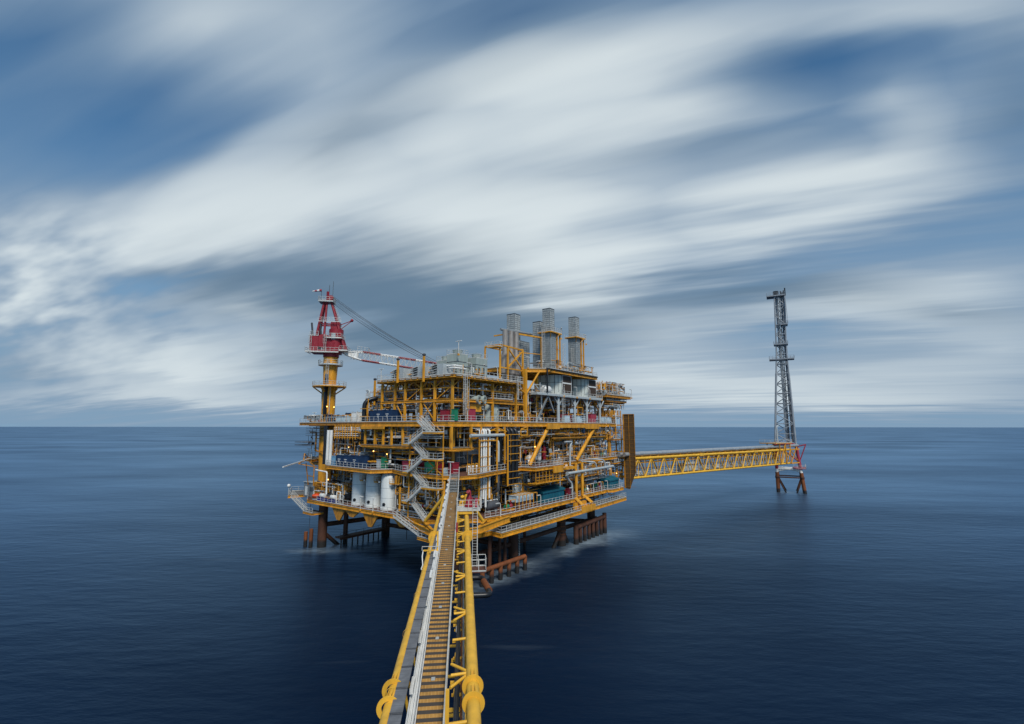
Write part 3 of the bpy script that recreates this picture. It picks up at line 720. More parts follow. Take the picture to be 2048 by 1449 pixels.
# boat landing behind the left legs
bl = MB().box(3.2, 16, 39.2, 41.4, 2.0, 2.25); 
for i in range(9): bl.tube((3.6 + i * 1.5, 39.4, -3), (3.6 + i * 1.5, 39.4, 2), .16, 8)
bl.beam((3.2, 39.3, 1.9), (16, 39.3, 1.9), .3)
part('boat_landing', bl, RU, plat)
part('boat_landing_rail', MB().rail([(3.2, 39.3, 2.2), (16, 39.3, 2.2)], 1.1, 2.2, .06, toe=False), GD, plat)
fl_ = MB(); [fl_.tube((u, w, -4), (u, w, z), .42, 12) for u, w, z in ((-.8, 45.0, 4.2), (.2, 46.6, 3.6), (-1.2, 46.6, 3.4))]; part('fender_post', fl_, RO, plat)
part('wire_rope', MB().tube((-1.0, 45.6, 4), (-.9, 45.8, L1 - .8), .045, 6), GD, plat)
part('hose', MB().tube((0.2, 12.2, L1 - .9), (0.2, 12.2, 6.2), .07, 6), BK, plat)
for i, w in enumerate((33.5, 28.5, 22, 12)):
    uf = MB().plate([(-1.3, w - 2.6, L1 - .9), (-1.3, w + 2.6, L1 - .9), (-1.3, w + .6, L1 - 3.4 + (i % 2) * 1.2), (-1.3, w - .6, L1 - 3.4 + (i % 2) * 1.2)], .3, (1, 0, 0)); part('haunch', uf, YO, plat)

# ---- zig-zag stair tower on the left of the bridge ------------------------------
def flight(a, b, width_dir, wd=1.0):
    a = Vector(a); b = Vector(b); o = Vector(width_dir) * wd; m = MB(); h = MB()
    for q in (Vector((0, 0, 0)), o): m.beam(a + q, b + q, .1, .34)
    n = max(4, int(abs(b.z - a.z) / .26))
    for i in range(n):
        p = a + (b - a) * ((i + .5) / n); m.beam(p, p + o, .28, .05)
    f = part('stair_flight', m, RW_, plat)
    for q in (Vector((0, 0, 0)), o):
        for hh in (1.05, .55): h.beam(a + q + Vector((0, 0, hh)), b + q + Vector((0, 0, hh)), .062)
        k = max(2, int((b - a).length / 1.3))
        for i in range(k + 1):
            p = a + q + (b - a) * (i / k); h.beam(p, p + Vector((0, 0, 1.05)), .062)
    part('handrail', h, RW_, f)
def landing(u0, u1, w0, w1, z, sides):
    p = part('stair_landing', MB().box(u0, u1, w0, w1, z - .3, z), Y, plat)
    part('landing_grating', MB().box(u0 + .02, u1 - .02, w0 + .02, w1 - .02, z + .004, z + .04), GL, p)
    q = [(u1, w0), (u0, w0), (u0, w1), (u1, w1)]
    part('railing', MB().rail([(*q[i], z) for i in sides], 1.1, 1.2, .062), RW_, p)
U0, U1 = -3.5, -2.0
landing(U0, U1, .2, 4.4, 27.0, [0, 1, 2]); landing(U0, U1, 8.1, 9.6, 24.75, [1, 2, 3])
landing(U0, U1, .1, 4.6, 22.2, [0, 1, 2]); landing(U0, U1, 8.1, 9.6, 19.6, [1, 2, 3])
landing(U0, U1, .1, 4.6, 17.1, [0, 1, 2]); landing(U0, U1, 8.1, 9.6, 14.2, [1, 2, 3])
o1 = (1, 0, 0)
flight((-2.4, 5.7, L3), (-2.4, 3.2, 27.05), (1, 0, 0), .9)
flight((-2.55, 5.9, L3), (-2.55, 3.0, 27.05), (-1, 0, 0), .8)
for (za, zb) in ((27, 24.75), (22.2, 19.6), (17.1, 14.2)): flight((U0, 4.3, za), (U0, 8.2, zb), o1, .7)
for (za, zb) in ((24.75, 22.2), (19.6, 17.1)): flight((U0 + .8, 8.2, za), (U0 + .8, 4.3, zb), o1, .7)
flight((U0 + .8, 8.2, 14.2), (U0 + .8, 4.2, L1 + .1), o1, .7)
flight((-2.9, 12.6, L1), (-2.9, 5.2, L0 + .05), o1, .8)
flight((-1.9, 54.4, L1 + .3), (-1.9, 46.8, 8.3), (1, 0, 0), .9)
st = MB()
for z0, z1 in ((17, 27), ): st.beam((-2.0, .3, 11), (-2.0, .3, L3 - 1), .16); st.beam((-2.0, 9.4, 11), (-2.0, 9.4, 26.5), .16); st.beam((-3.4, .3, 16), (-3.4, .3, 22), .1)
st.beam((-2.0, .4, 21.8), (-2.0, 4.4, L2), .14); st.beam((-2.0, 4.4, 21.8), (-2.0, .4, L2), .14); st.beam((-2.0, .4, 26.8), (-2, 2.2, L3 - .9), .14)
st.beam((-2.0, 4.4, 16.8), (-2, .4, 13), .14); st.beam((-2.0, .4, 16.8), (-2, 4.4, 13), .14)
part('stair_support', st, Y, plat)
# ladders
for a, b, o in (((4.2, .6, L3), (4.2, .6, L4 + 1), (0, -1, 0)), ((2.6, -.4, 30.2), (2.6, -.4, L4), (0, -1, 0)), ((19.2, -.7, 33.9), (19.2, -.7, L4 + 1.1), (0, -1, 0)), ((39.6, .4, L3), (39.6, .4, 36.1), (0, -1, 0)), ((32.4, 1.6, L5), (32.4, 1.6, 52), (0, -1, 0)), ((43.4, 2.4, L5), (43.4, 2.4, 50), (0, -1, 0)), ((50.6, 4, L5), (50.6, 4, 50), (0, -1, 0))):
    part('ladder', MB().ladder(a, b, o), RW_, plat)
# ================================================================== EQUIPMENT ON THE DECKS (each a thing of its own)
def bx(*a): return MB().box(*a)
# ---- white storage tanks
def tank(w, label, first=None):
    org = (1.4, w, L1)
    if first: return dup(first, org, label)
    t = thing('storage_tank', label, 'storage tank', org, 'white vertical tanks on the cellar deck')
    o = Vector(org); r = 1.72
    part('shell', MB().lathe(o, [(r, .5), (r, 6.3), (r * .97, 6.75), (r * .86, 7.15), (r * .62, 7.48), (r * .3, 7.66), (.01, 7.7)], 32).lathe(o, [(r + .06, .02), (r + .06, .5), (r, .52)], 32), WT, t)
    part('weld_seam', MB().lathe(o, [(r + .002, 2.4), (r + .02, 2.42), (r + .02, 2.46), (r + .002, 2.48)], 32).lathe(o, [(r + .002, 4.4), (r + .02, 4.42), (r + .02, 4.46), (r + .002, 4.48)], 32), GL, t)
    part('manhole', MB().lathe(o + Vector((-r + .05, -.5, 1.2)), [(.02, -.22), (.34, -.22), (.34, .1)], 14, (-1, -.3, 0)).lathe(o + Vector((-r - .03, -.52, 1.2)), [(.34, .02), (.01, .08)], 14, (-1, -.3, 0)), BK, t)
    part('nozzle', MB().tube(o + Vector((-r * .9, 1.1, 5.6)), o + Vector((-r * 1.05, 1.35, 5.6)), .2, 10).tube(o + Vector((0, 0, 7.6)), o + Vector((0, 0, 8.2)), .12, 8), WT, t)
    part('pipe', MB().path([o + Vector((0, 0, 8.1)), o + Vector((0, 0, 8.3)), o + Vector((1.8, 0, 8.3)), o + Vector((1.8, 0, 7.4))], .08, 6), GP, t)
    m = MB(); m.box(o.x - 1.4, o.x + .2, o.y - r - .9, o.y - r - .05, o.z + 5.3, o.z + 5.4)
    m.rail([(o.x - 1.4, o.y - r, o.z + 5.4), (o.x - 1.4, o.y - r - .9, o.z + 5.4), (o.x + .2, o.y - r - .9, o.z + 5.4)], 1.0, .8, .05)
    part('service_platform', m, Y, t)
    return t
t0 = tank(19.5, 'white domed storage tank nearest the zigzag stairs')
tank(24.7, 'white domed storage tank standing between two others of its kind', t0)
tank(29.7, 'white domed storage tank nearest the crane pedestal', t0)

# ---- containers
def container(org, du, dw, dz, label, mat, name='shipping_container', cat='container', group=None, axis='w', marks=True):
    t = thing(name, label, cat, org, group); u, w, z = org; m = MB()
    m.box(u + .04, u + du - .04, w + .04, w + dw - .04, z + .12, z + dz - .06)
    k = int(dw / .3)
    for i in range(k): m.box(u, u + .05, w + (i + .25) * dw / k, w + (i + .75) * dw / k, z + .2, z + dz - .16)
    k = int(du / .3)
    for i in range(k): m.box(u + (i + .25) * du / k, u + (i + .75) * du / k, w, w + .05, z + .2, z + dz - .16)
    part('body', m, mat, t)
    f = MB()
    for a in (u + .02, u + du - .02):
        for b in (w + .02, w + dw - .02): f.beam((a, b, z), (a, b, z + dz), .14)
    for zz in (z + .08, z + dz - .05):
        for a in (u + .02, u + du - .02): f.beam((a, w, zz), (a, w + dw, zz), .12)
        for b in (w + .02, w + dw - .02): f.beam((u, b, zz), (u + du, b, zz), .12)
    part('frame', f, mat, t)
    l = MB()
    for a in (u + .15, u + du - .15):
        for b in (w + .15, w + dw - .15): l.lathe((a, b, z + dz + .12), [(.05, -.12), (.1, 0), (.05, .12)], 8, (0, 1, 0))
    part('lifting_eye', l, GL, t)
    if marks:
        g = MB(); c = w + dw / 2
        g.box(u - .012, u - .004, c - .5, c + .5, z + dz * .62, z + dz * .68); g.box(u - .012, u - .004, c - .28, c + .28, z + dz * .48, z + dz * .53); g.box(u - .012, u - .004, c - .2, c + .22, z + dz * .38, z + dz * .42)
        part('marking', g, WH, t)
    return t
gn = 'navy containers on the main deck'
container((-.2, 23.6, L3 + .01), 2.4, 1.9, 2.4, 'navy container at the far left end of the main deck row', BL, group=gn, marks=False)
container((-.3, 20.6, L3 + .01), 2.4, 2.9, 2.5, 'navy container in the middle of the main deck row', BL, group=gn)
container((-.3, 17.6, L3 + .01), 2.4, 2.9, 2.5, 'navy container nearest the stairs on the main deck', BL, group=gn)
gn = 'containers on the production deck'
container((-2.2, 34.2, L2 + .01), 2.0, 1.6, 2.1, 'light blue container standing left of three navy ones', LB, group=gn, marks=False)
container((-2.2, 31.7, L2 + .01), 2.2, 2.3, 2.4, 'navy container next to the light blue one', BL, group=gn)
container((-2.3, 29.0, L2 + .01), 2.2, 2.5, 2.4, 'navy container in the middle above the white tanks', BL, group=gn)
container((-2.3, 25.1, L2 + .01), 2.4, 3.7, 2.5, 'widest navy container above the white tanks', BL, group=gn)
gn = 'containers beside the crane pedestal'
container((.9, 42.0, L3 + .01), 2.2, 2.2, 1.9, 'navy open topped container close beside the crane pedestal', BL, group=gn, marks=False)
container((4.0, 36.0, L3 + .01), 2.4, 4.8, 2.3, 'long navy container behind the white boxes on the crane deck', BL, group=gn, marks=False)
for i, (w, dw, dz, lab) in enumerate(((37.0, 2.2, 1.3, 'low white equipment box in front of the long navy container'), (34.4, 2.2, 1.4, 'low white equipment box beside the tall white rack'), (31.0, 1.9, 2.3, 'tall white rack box near the black standpipe'))):
    container((.5, w, L3 + .01), 1.5, dw, dz, lab, PB if i < 2 else WH, 'equipment_box', 'box', 'white boxes on the crane deck', marks=False)
container((.5, 50.6, L3 + .9), 2.4, 3.2, .9, 'grey cage box at the far left end of the crane deck', GM, 'equipment_box', 'box', marks=False)
container((.9, 45.0, L3 + .01), 2.2, 3.6, 1.5, 'grey slope sided hopper box left of the crane pedestal', GL, 'equipment_box', 'box', marks=False)

# ---- teal shelters with shallow hipped roofs
def shelter(u0, u1, w0, w1, z, h, label, first=None):
    t = thing('equipment_shelter', label, 'shelter', (u0, w0, z), 'teal shelters on the cellar deck')
    part('wall', bx(u0 + .25, u1 - .25, w0 + .25, w1 - .25, z, z + h), TL, t)
    m = MB(); c = (w0 + w1) / 2
    v = [(u0, w0, z + h), (u1, w0, z + h), (u1, w1, z + h), (u0, w1, z + h), (u0 + .9, c, z + h + .8), (u1 - .9, c, z + h + .8)]
    m.add(v, [(0, 1, 5, 4), (2, 3, 4, 5), (1, 2, 5), (3, 0, 4), (3, 2, 1, 0)])
    m.box(u0, u1, w0, w0 + .06, z + h - .35, z + h - .003); m.box(u0, u0 + .06, w0 + .06, w1, z + h - .35, z + h - .003)
    part('roof', m, TL, t)
    d = MB(); k = int((u1 - u0) / 1.3)
    for i in range(k + 1): d.box(u0 + .3 + i * (u1 - u0 - .7) / k, u0 + .4 + i * (u1 - u0 - .7) / k, w0 + .2, w0 + .247, z, z + h - .4)
    part('wall_rib', d, TL, t)
    return t
shelter(26.8, 36.4, -2.0, 3.4, L1 + .01, 2.5, 'big teal shelter with a hipped roof near the middle of the right side')
shelter(58.6, 65.0, -2.8, 1.6, L1 + .01, 2.4, 'small teal shelter at the far right corner of the cellar deck')

# ---- cabinets
CAB = {}
def cabinet(org, du, dw, dz, mat, label, key, name='equipment_cabinet', group=None):
    t = thing(name, label, 'cabinet', org, group); u, w, z = org
    part('body', bx(u, u + du, w, w + dw, z + .12, z + dz), mat, t)
    part('roof', MB().prism([(u - .08, w - .1), (u + du + .08, w - .1), (u + du + .08, w + dw + .06), (u - .08, w + dw + .06)], z + dz + .004, z + dz + .09), mat if mat is not PB else WH, t)
    m = MB()
    if du >= dw: m.box(u + .06, u + du - .06, w - .03, w - .004, z + .2, z + dz - .12)
    else: m.box(u - .03, u - .004, w + .06, w + dw - .06, z + .2, z + dz - .12)
    d = part('door', m, mat, t)
    h = MB()
    if du >= dw: h.box(u + du - .22, u + du - .16, w - .08, w - .035, z + dz * .5, z + dz * .6)
    else: h.box(u - .08, u - .035, w + .16, w + .22, z + dz * .5, z + dz * .6)
    part('handle', h, GD, d)
    f = MB(); f.box(u + .03, u + du - .03, w + .03, w + dw - .03, z, z + .116); part('plinth', f, GD, t)
    return t
def cabR(x0, x1, w, z, dz, mat, label, dw=.9, py=850, **k):
    a, b = uR(x0, w, py), uR(x1, w, py); return cabinet((a, w, z + .01), b - a, dw, dz, mat, label, 0, **k)
def cabL(x0, x1, u, z, dz, mat, label, du=.9, py=850, **k):
    b, a = wL(x0, u, py), wL(x1, u, py); return cabinet((u, a, z + .01), du, b - a, dz, mat, label, 0, **k)
gc = 'red cabinets'
cabL(880, 893, .6, L3, 2.1, RD, 'dark red cabinet behind the rail left of the roof corner column', group=gc)
cabR(937, 951, .9, L3, 2.4, RP, 'bright red cabinet with a sloped top under the two grey exchangers', group=gc)
cabR(1122, 1144, 2.4, L3, 2.2, RD, 'wide red cabinet behind a pale blue one under the first grey intake', group=gc)
cabR(1181.5, 1192.5, .9, L3, 2.5, RP, 'tall red cabinet under the second grey intake', group=gc)
cabL(807, 819, -1.6, L2, 1.9, RP, 'faded red cabinet left of the zigzag stairs on the production deck', group=gc)
cabL(873, 883, -.8, L2, 2.0, RD, 'red cabinet right of the green one behind the stairs', group=gc)
cabR(904, 918, -1.2, L2, 2.1, RD, 'red cabinet at the head of the bridge stairs', group=gc, py=940)
cabR(1137, 1144, .2, L1, 1.5, RP, 'red cabinet right of the big teal shelter', group=gc, py=980)
cabR(1200, 1207, .8, L1, 1.6, RD, 'dark red cabinet left of the small teal shelter', group=gc, py=970)
gc = 'green cabinets'
cabL(902, 909, .2, L3, 2.2, GR, 'tall narrow green cabinet right of the roof corner column', group=gc)
cabL(765, 772, -.6, L2, 2.2, GR, 'tall narrow green cabinet above the middle white tank', group=gc)
cabL(851, 865, -.6, L2, 1.9, GR, 'wide green cabinet behind the zigzag stairs', group=gc)
cabR(1190, 1196, .8, L1, 1.3, GR, 'small green cabinet on the cellar deck at the right', group=gc, py=968)
gc = 'pale blue cabinets'
cabR(1130, 1140, .5, L3, 1.8, PB, 'pale blue cabinet in front of the wide red one', group=gc)
cabR(1155, 1164.5, .5, L3, 1.8, PB, 'pale blue cabinet standing alone between the two intakes', group=gc)
cabR(1204, 1212, .5, L3, 1.8, PB, 'left of the two pale blue cabinets at the far right of the main deck', group=gc)
cabR(1215, 1223, .5, L3, 1.8, PB, 'right of the two pale blue cabinets at the far right of the main deck', group=gc)
cabL(756, 764, -.6, L2, 1.8, GL, 'grey cabinet left of the narrow green one')
cabR(940, 948, -.6, L2, 1.2, WH, 'small white instrument cabinet right of the bridge stairs', py=940)
cabL(888, 896, -.9, L2, 1.1, PB, 'small pale cabinet left of the bridge stairs')

# ---- louvred ventilation hoods on the roof module
def hood(w, label, dz, first=None):
    org = (1.0, w, L4 + .01)
    if first: return dup(first, org, label)
    t = thing('ventilation_hood', label, 'ventilation hood', org, 'louvred hoods on the roof'); u, w, z = org
    part('body', bx(u, u + 3.2, w, w + 1.7, z, z + dz), GL, t)
    part('intake', bx(u + .25, u + 2.9, w + 1.704, w + 3.3, z + .1, z + dz - .35), BK, t)  # black box puts the shade between the louvres into its colour
    for i in range(5):
        zz = z + .45 + i * (dz - .5) / 4
        part('louvre', MB().plate([(u - .1, w + 1.71, zz), (u + 3.3, w + 1.71, zz), (u + 3.3, w + 3.9, zz - .42), (u - .1, w + 3.9, zz - .42)], .09, (0, 0, 1)), WH if i == 4 else GL, t)
    part('corner_post', MB().beam((u, w + 3.35, z), (u, w + 3.35, z + dz - .5), .1), GL, t)
    m = MB(); [m.box(u - .03, u - .004, w + .1 + i * .8, w + .82 + i * .8, z + .3, z + dz - .2) for i in range(2)]; part('panel', m, GL, t)
    return t
h0 = hood(15.8, 'louvred grey ventilation hood at the far left of the roof', 2.35)
hood(9.6, 'louvred grey ventilation hood between two others on the roof', 2.35, h0)
hood(3.9, 'louvred grey ventilation hood nearest the roof corner', 2.35, h0)
# ---- grey-green fan coolers
def cooler(u, w, du, dw, dz, label, first=None):
    org = (u, w, L4 + .01)
    t = thing('fan_cooler', label, 'cooler', org, 'grey green coolers on the roof'); z = org[2]
    part('body', bx(u, u + du, w, w + dw, z + .9, z + dz), GG, t)
    m = MB()
    for a in (u + .1, u + du - .1):
        for b in (w + .1, w + dw - .1): m.beam((a, b, z), (a, b, z + .9), .18)
    part('leg', m, GG, t)
    m = MB()
    for i in range(2):
        a = u + du * (.28 + .44 * i); m.box(a - .28, a - .04, w - .02, w + .05, z + 1.1, z + 2.5); m.box(a + .06, a + .3, w - .02, w + .05, z + 1.1, z + 2.4)
    part('slot', m, BK, t)
    m = MB(); m.lathe((u + du * .5, w + dw * .5, z + dz), [(1.05, 0), (.95, .4), (1.1, 1.0), (1.0, 1.0), (.85, .4), (.3, .25)], 18); part('fan_cowl', m, GG, t)
    m = MB(); [m.beam((u + du * .5 + math.cos(a) * .12, w + dw * .5 + math.sin(a) * .12, z + dz + .6), (u + du * .5 + math.cos(a) * .9, w + dw * .5 + math.sin(a) * .9, z + dz + .66), .28, .04) for a in (0, 1.05, 2.1, 3.14, 4.2, 5.25)]; part('fan', m, GD, t)
    part('railing', MB().rail([(u, w, z + dz), (u + du, w, z + dz), (u + du, w + dw, z + dz), (u, w + dw, z + dz)], 1.0, 1.2, .05, closed=True), RW_, t)
    m = MB(); m.box(u - .02, u + du + .02, w - .025, w - .003, z + dz * .66, z + dz * .69); m.box(u - .025, u - .003, w, w + dw, z + dz * .66, z + dz * .69); part('seam', m, GD, t)
    return t
cooler(5.4, 4.4, 3.2, 3.0, 4.9, 'grey green fan cooler, the taller and left of the front pair')
cooler(9.6, 3.0, 3.6, 3.0, 4.4, 'grey green fan cooler, the right of the front pair beside the round exhausts')
cooler(13.6, 7.4, 2.6, 2.6, 3.9, 'small grey green cooler tucked behind the right front cooler')
cooler(7.4, 9.6, 3.0, 3.0, 4.2, 'grey green cooler at the back of the roof')
# black standpipe between crane deck and containers
t = thing('standpipe', 'thick black standpipe rising beside the navy containers', 'pipe', (-.4, 26.9, L2))
part('pipe', MB().path([(-.4, 26.9, 25.2), (-.4, 26.9, 33.4), (1.4, 26.0, 34.3), (4, 25, 34.3)], .48, 14, bend=1.2), BK, t)
m = MB(); [m.beam((-.95, 27.6, z), (-.95, 24.2, z), .14) for z in (30.2, 31.9, 28.2)]; m.beam((-.95, 24.8, 29), (-.95, 24.8, 34), .16); part('bracket', m, Y, t)

# ---- square exhaust stacks
def stack(u, w, z0, z1, s, label, wide=None, collar=None):
    t = thing('exhaust_stack', label, 'exhaust stack', (u, w, z0), 'square ribbed exhaust stacks')
    h = s / 2
    m = MB()
    def ring(h, za, zb, th=.1):
        m.box(u - h, u + h, w - h, w - h + th, za, zb); m.box(u - h, u + h, w + h - th, w + h, za, zb)
        m.box(u - h, u - h + th, w - h + th, w + h - th, za, zb); m.box(u + h - th, u + h, w - h + th, w + h - th, za, zb)
    zc = collar or z0
    ring(h, zc, z1)
    part('shaft', m, STACKM, t)
    r = MB(); n = int((z1 - zc) / .52)
    for i in range(n + 1):
        z = zc + i * (z1 - zc) / n
        for a, b in (((-1, -1), (1, -1)), ((-1, -1), (-1, 1)), ((1, -1), (1, 1)), ((-1, 1), (1, 1))):
            q = h + .03; r.beam((u + a[0] * q, w + a[1] * q, z), (u + b[0] * q, w + b[1] * q, z), .05)
    for a in (-1, 0, 1):
        r.beam((u + a * h, w - h - .02, zc), (u + a * h, w - h - .02, z1), .06); r.beam((u - h - .02, w + a * h, zc), (u - h - .02, w + a * h, z1), .06)
    part('stiffener', r, GM, t)
    part('rim', MB().box(u - h - .08, u + h + .08, w - h - .08, w - h + .02, z1 + .004, z1 + .12).box(u - h - .08, u - h + .02, w - h + .03, w + h + .08, z1 + .004, z1 + .12), GD, t)
    if collar:
        hw = wide / 2
        b = MB().box(u - hw, u + hw, w - hw, w + hw, z0, collar - .3); part('lower_casing', b, STACKM, t)
        r = MB(); n = int((collar - z0) / .52)
        for i in range(n):
            z = z0 + .3 + i * .52
            q = hw + .03; r.beam((u - q, w - q, z), (u + q, w - q, z), .08); r.beam((u - q, w - q, z), (u - q, w + q, z), .08)
        for k in range(4):
            a = -hw + k * wide / 3; r.beam((u + a, w - hw - .02, z0), (u + a, w - hw - .02, collar - .3), .07); r.beam((u - hw - .02, w + a, z0), (u - hw - .02, w + a, collar - .3), .07)
        part('casing_stiffener', r, GM, t)
        q = hw + .75
        d = part('service_platform', MB().prism([(u - q, w - q), (u + q + 1.2, w - q), (u + q + 1.2, w + q), (u - q, w + q)], collar - .28, collar - .02), Y, t)
        part('railing', MB().rail([(u - q, w + q, collar), (u - q, w - q, collar), (u + q + 1.2, w - q, collar), (u + q + 1.2, w + q, collar)], 1.1, 1.2, .055), RW_, d)
        k = MB()
        for a in (u + hw + .6, u + hw + 2.0):
            k.beam((a, w - hw, z0), (a, w - hw, collar - .3), .34)
            for zz in (z0 + 3, z0 + 6): k.beam((u + hw, w - hw + .3, zz), (a, w - hw, zz), .16)
        for a in (-1, 1): k.beam((u + a * hw, w - hw - .05, collar - 1.6), (u + a * q, w - q, collar - .3), .16)
        part('support_column', k, Y, t)
    return t
s1 = PW(1027, 690, 8); s2 = PW(1097, 666, 4); s3 = PW(1148, 676, 4); s4 = PW(1077, 680, 9)
stack(s1[0], 8, 38.2, PW(1027, 631, 8)[2], 2.35, 'ribbed square exhaust stack behind the three round exhausts')
stack(s2[0], 4, L5 + .01, PW(1097, 620, 4)[2], 2.2, 'tallest ribbed square exhaust stack with a yellow platform round its middle', 2.7, s2[2])
stack(s3[0], 4, L5 + .01, PW(1148, 637, 4)[2], 2.15, 'rightmost ribbed square exhaust stack with its own yellow platform', 2.4, s3[2])
stack(s4[0], 9, L5 + .01, PW(1077, 646, 9)[2], 2.2, 'shorter ribbed square exhaust stack half hidden by the tallest one')
# heat recovery casing left of the tallest stack
t = thing('heat_recovery_casing', 'large ribbed grey casing left of the tallest exhaust stack', 'casing', (28.4, 6, L5))
part('casing', bx(28.4, 33.2, 6.2, 11, L5 + .6, 49.3), STACKM, t)
m = MB()
for i in range(13): m.beam((28.3, 6.15, L5 + .8 + i * .52), (33.3, 6.15, L5 + .8 + i * .52), .09)
for i in range(5): m.beam((28.4 + i * 1.2, 6.13, L5 + .6), (28.4 + i * 1.2, 6.13, 49.3), .08)
part('stiffener', m, GM, t)
part('leg', MB().beam((28.6, 6.4, L5), (28.6, 6.4, L5 + .6), .3).beam((33, 6.4, L5), (33, 6.4, L5 + .6), .3).beam((28.6, 10.8, L5), (28.6, 10.8, L5 + .6), .3), GM, t)
fm = MB()
for u, w in ((25, 5.2), (27.6, 5.6), (34.0, 3.0)): fm.beam((u, w, L5), (u, w, 50.5), .36)
fm.beam((25, 5.2, 50.3), (34, 3, 50.3), .36); fm.beam((25, 5.2, 50.3), (25, 11, 50.3), .3); fm.beam((27.6, 5.6, 46), (34, 3, 46), .18)
part('casing_frame', fm, Y, t)
part('duct', MB().tube((22, 6.5, 50.9), (33.5, 5.5, 51.4), .3, 10), GM, t)
# ---- three round exhausts in their yellow frame
t = thing('round_exhaust', 'trio of rusty steel round exhausts in a yellow braced frame', 'exhaust', (14.5, 2.2, L4))
for i, (px, r, zt) in enumerate(((1013, .66, 660), (1024.5, .62, 663), (1035, .62, 665))):
    a = PW(px, 720, 4); z1 = PW(px, zt, 4)[2]
    part('exhaust_pipe', MB().lathe((a[0], 4.4, 0), [(r * 1.75, 40.2), (r * 1.75, 43.6), (r, 45.2), (r, z1), (r - .06, z1), (r - .06, z1 - 1)], 18), ST, t)
    part('cone', MB().lathe((a[0], 4.4, 0), [(.35, L4 + .1), (.5, 39.2), (r * 1.72, 40.196)], 14), ST, t)
fa, fb, fc = PW(1000, 750, 2.4)[0], PW(1015.5, 750, 2.4)[0], PW(1045.5, 750, 2.4)[0]
zt = PW(1015, 693, 2.4)[2]
m = MB()
for u in (fa, fb, fc):
    m.beam((u, 2.4, L4 - 1), (u, 2.4, zt), .34)
m.beam((fa, 2.4, zt), (fc, 2.4, zt - .2), .32); m.beam((fa, 2.4, 41), (fc, 2.4, 41), .28); m.beam((fb, 2.4, 41.2), (fc, 2.4, zt - .4), .3); m.beam((fb, 2.4, zt - .3), (fc, 2.4, 41.2), .26)
for u in (fa, fc):
    m.beam((u, 6.8, L4), (u, 6.8, zt), .3); m.beam((u, 2.4, zt), (u, 6.8, zt), .28)
m.beam((fa, 6.8, zt), (fc, 6.8, zt), .28)
part('frame', m, Y, t)
part('service_platform', MB().prism([(fa - 1.2, 2), (fa + .4, 2), (fa + .4, 5), (fa - 1.2, 5)], 45.4, 45.6), Y, t)
part('railing', MB().rail([(fa + .3, 2, 45.6), (fa - 1.2, 2, 45.6), (fa - 1.2, 5, 45.6)], 1.1, 1, .055).rail([(fa, 6.9, zt), (fc + 2, 6.9, zt)], 1.1, 1.1, .05), RW_, t)

# ---- gas turbine air intakes on grey support frames
def intake(xc, xr, xl, label):
    w = .9; uc = PW(xc, 780, w)[0]; ur = PW(xr, 780, w)[0]; z0, z1 = 36.2, L5 - 1.0
    t = thing('turbine_air_intake', label, 'air intake', (uc, w, 36.05), 'grey turbine air intakes')
    dl = (xc - xl) / 8.2
    poly = [(uc, w), (ur, w), (ur, w + 7), (uc - dl * .55, w + 7), (uc - dl * .75, w + 3.4), (uc - dl * .5, w + 1.2)]
    part('housing', MB().prism(poly, z0, z1), IG, t)
    s = MB()
    for p in poly[:1] + poly[3:]: s.beam((p[0] - .02, p[1] - .02, z0), (p[0] - .02, p[1] - .02, z1), .09)
    for a, b in zip(poly[3:] + poly[:1], poly[4:] + poly[:1]):
        a = Vector((*a, (z0 + z1) / 2 + .6)); b = Vector((*b, (z0 + z1) / 2 + .6)); s.beam(a, b, .1)
        s.beam((a + b) / 2 + Vector((-.03, -.03, -(z1 - z0) / 2)), (a + b) / 2 + Vector((-.03, -.03, (z1 - z0) / 2 - .8)), .06)
    part('seam', s, GD, t)
    zm = z0 + (z1 - z0) * .60
    part('louvre', bx(uc + .25, ur - .15, w - .14, w - .004, z0 + .5, zm - .2), LOUVM, t); part('louvre', bx(uc + .25, ur - .15, w - .14, w - .004, zm + .2, z1 - .15), LOUVM, t)
    m = MB()
    for u in (uc + .1, ur - .05): m.beam((u, w - .1, z0), (u, w - .1, z1), .14)
    for z in (z0 + .3, zm, z1 - .05): m.beam((uc + .18, w - .12, z), (ur - .13, w - .12, z), .12, .34 if z == zm else .14)
    part('frame', m, WH, t)
    return t, uc, ur
_, ua, ub = intake(1124, 1142, 1096, 'grey turbine air intake with brown louvres, the left and larger one')
_, uc_, ud = intake(1176, 1191.5, 1147, 'grey turbine air intake with brown louvres, the right one')
t = thing('intake_support_frame', 'grey steel frame carrying the two louvred air intakes', 'support frame', (ua - 9, .3, L3))
u0 = PW(1074, 798, .3)[0]; u1 = PW(1205, 804, .3)[0]
d = part('deck', bx(u0, u1, .2, 8.5, 35.55, 36.0), GL, t)
part('railing', MB().rail([(u0, 3, 36), (u0, .25, 36), (u1, .25, 36), (u1, 4, 36)], 1.1, 1.4, .06), RW_, d)
for i, px in enumerate((1117, 1150, 1174, 1200)):
    u = PW(px, 820, .9)[0]
    part('column', MB().tube((u, 1.0, L3), (u, 1.0, 35.5), .42 if i == 0 else .32, 12), GL, t)
    part('bracket', MB().beam((u + .2, .9, 33.4), (u + 2.4, .9, 35.5), .26).beam((u - .2, .9, 33.4), (u - 2.0, .9, 35.5), .2), GL, t)
ul = PW(1096, 800, .8)[0]
part('leg', MB().beam((ul, .8, 35.5), (ul - 5.2, .8, L3), .34), GM, t); part('leg', MB().beam((ul, .8, 35.5), (ul + 2.6, .8, L3 + 2.5), .34), GM, t)
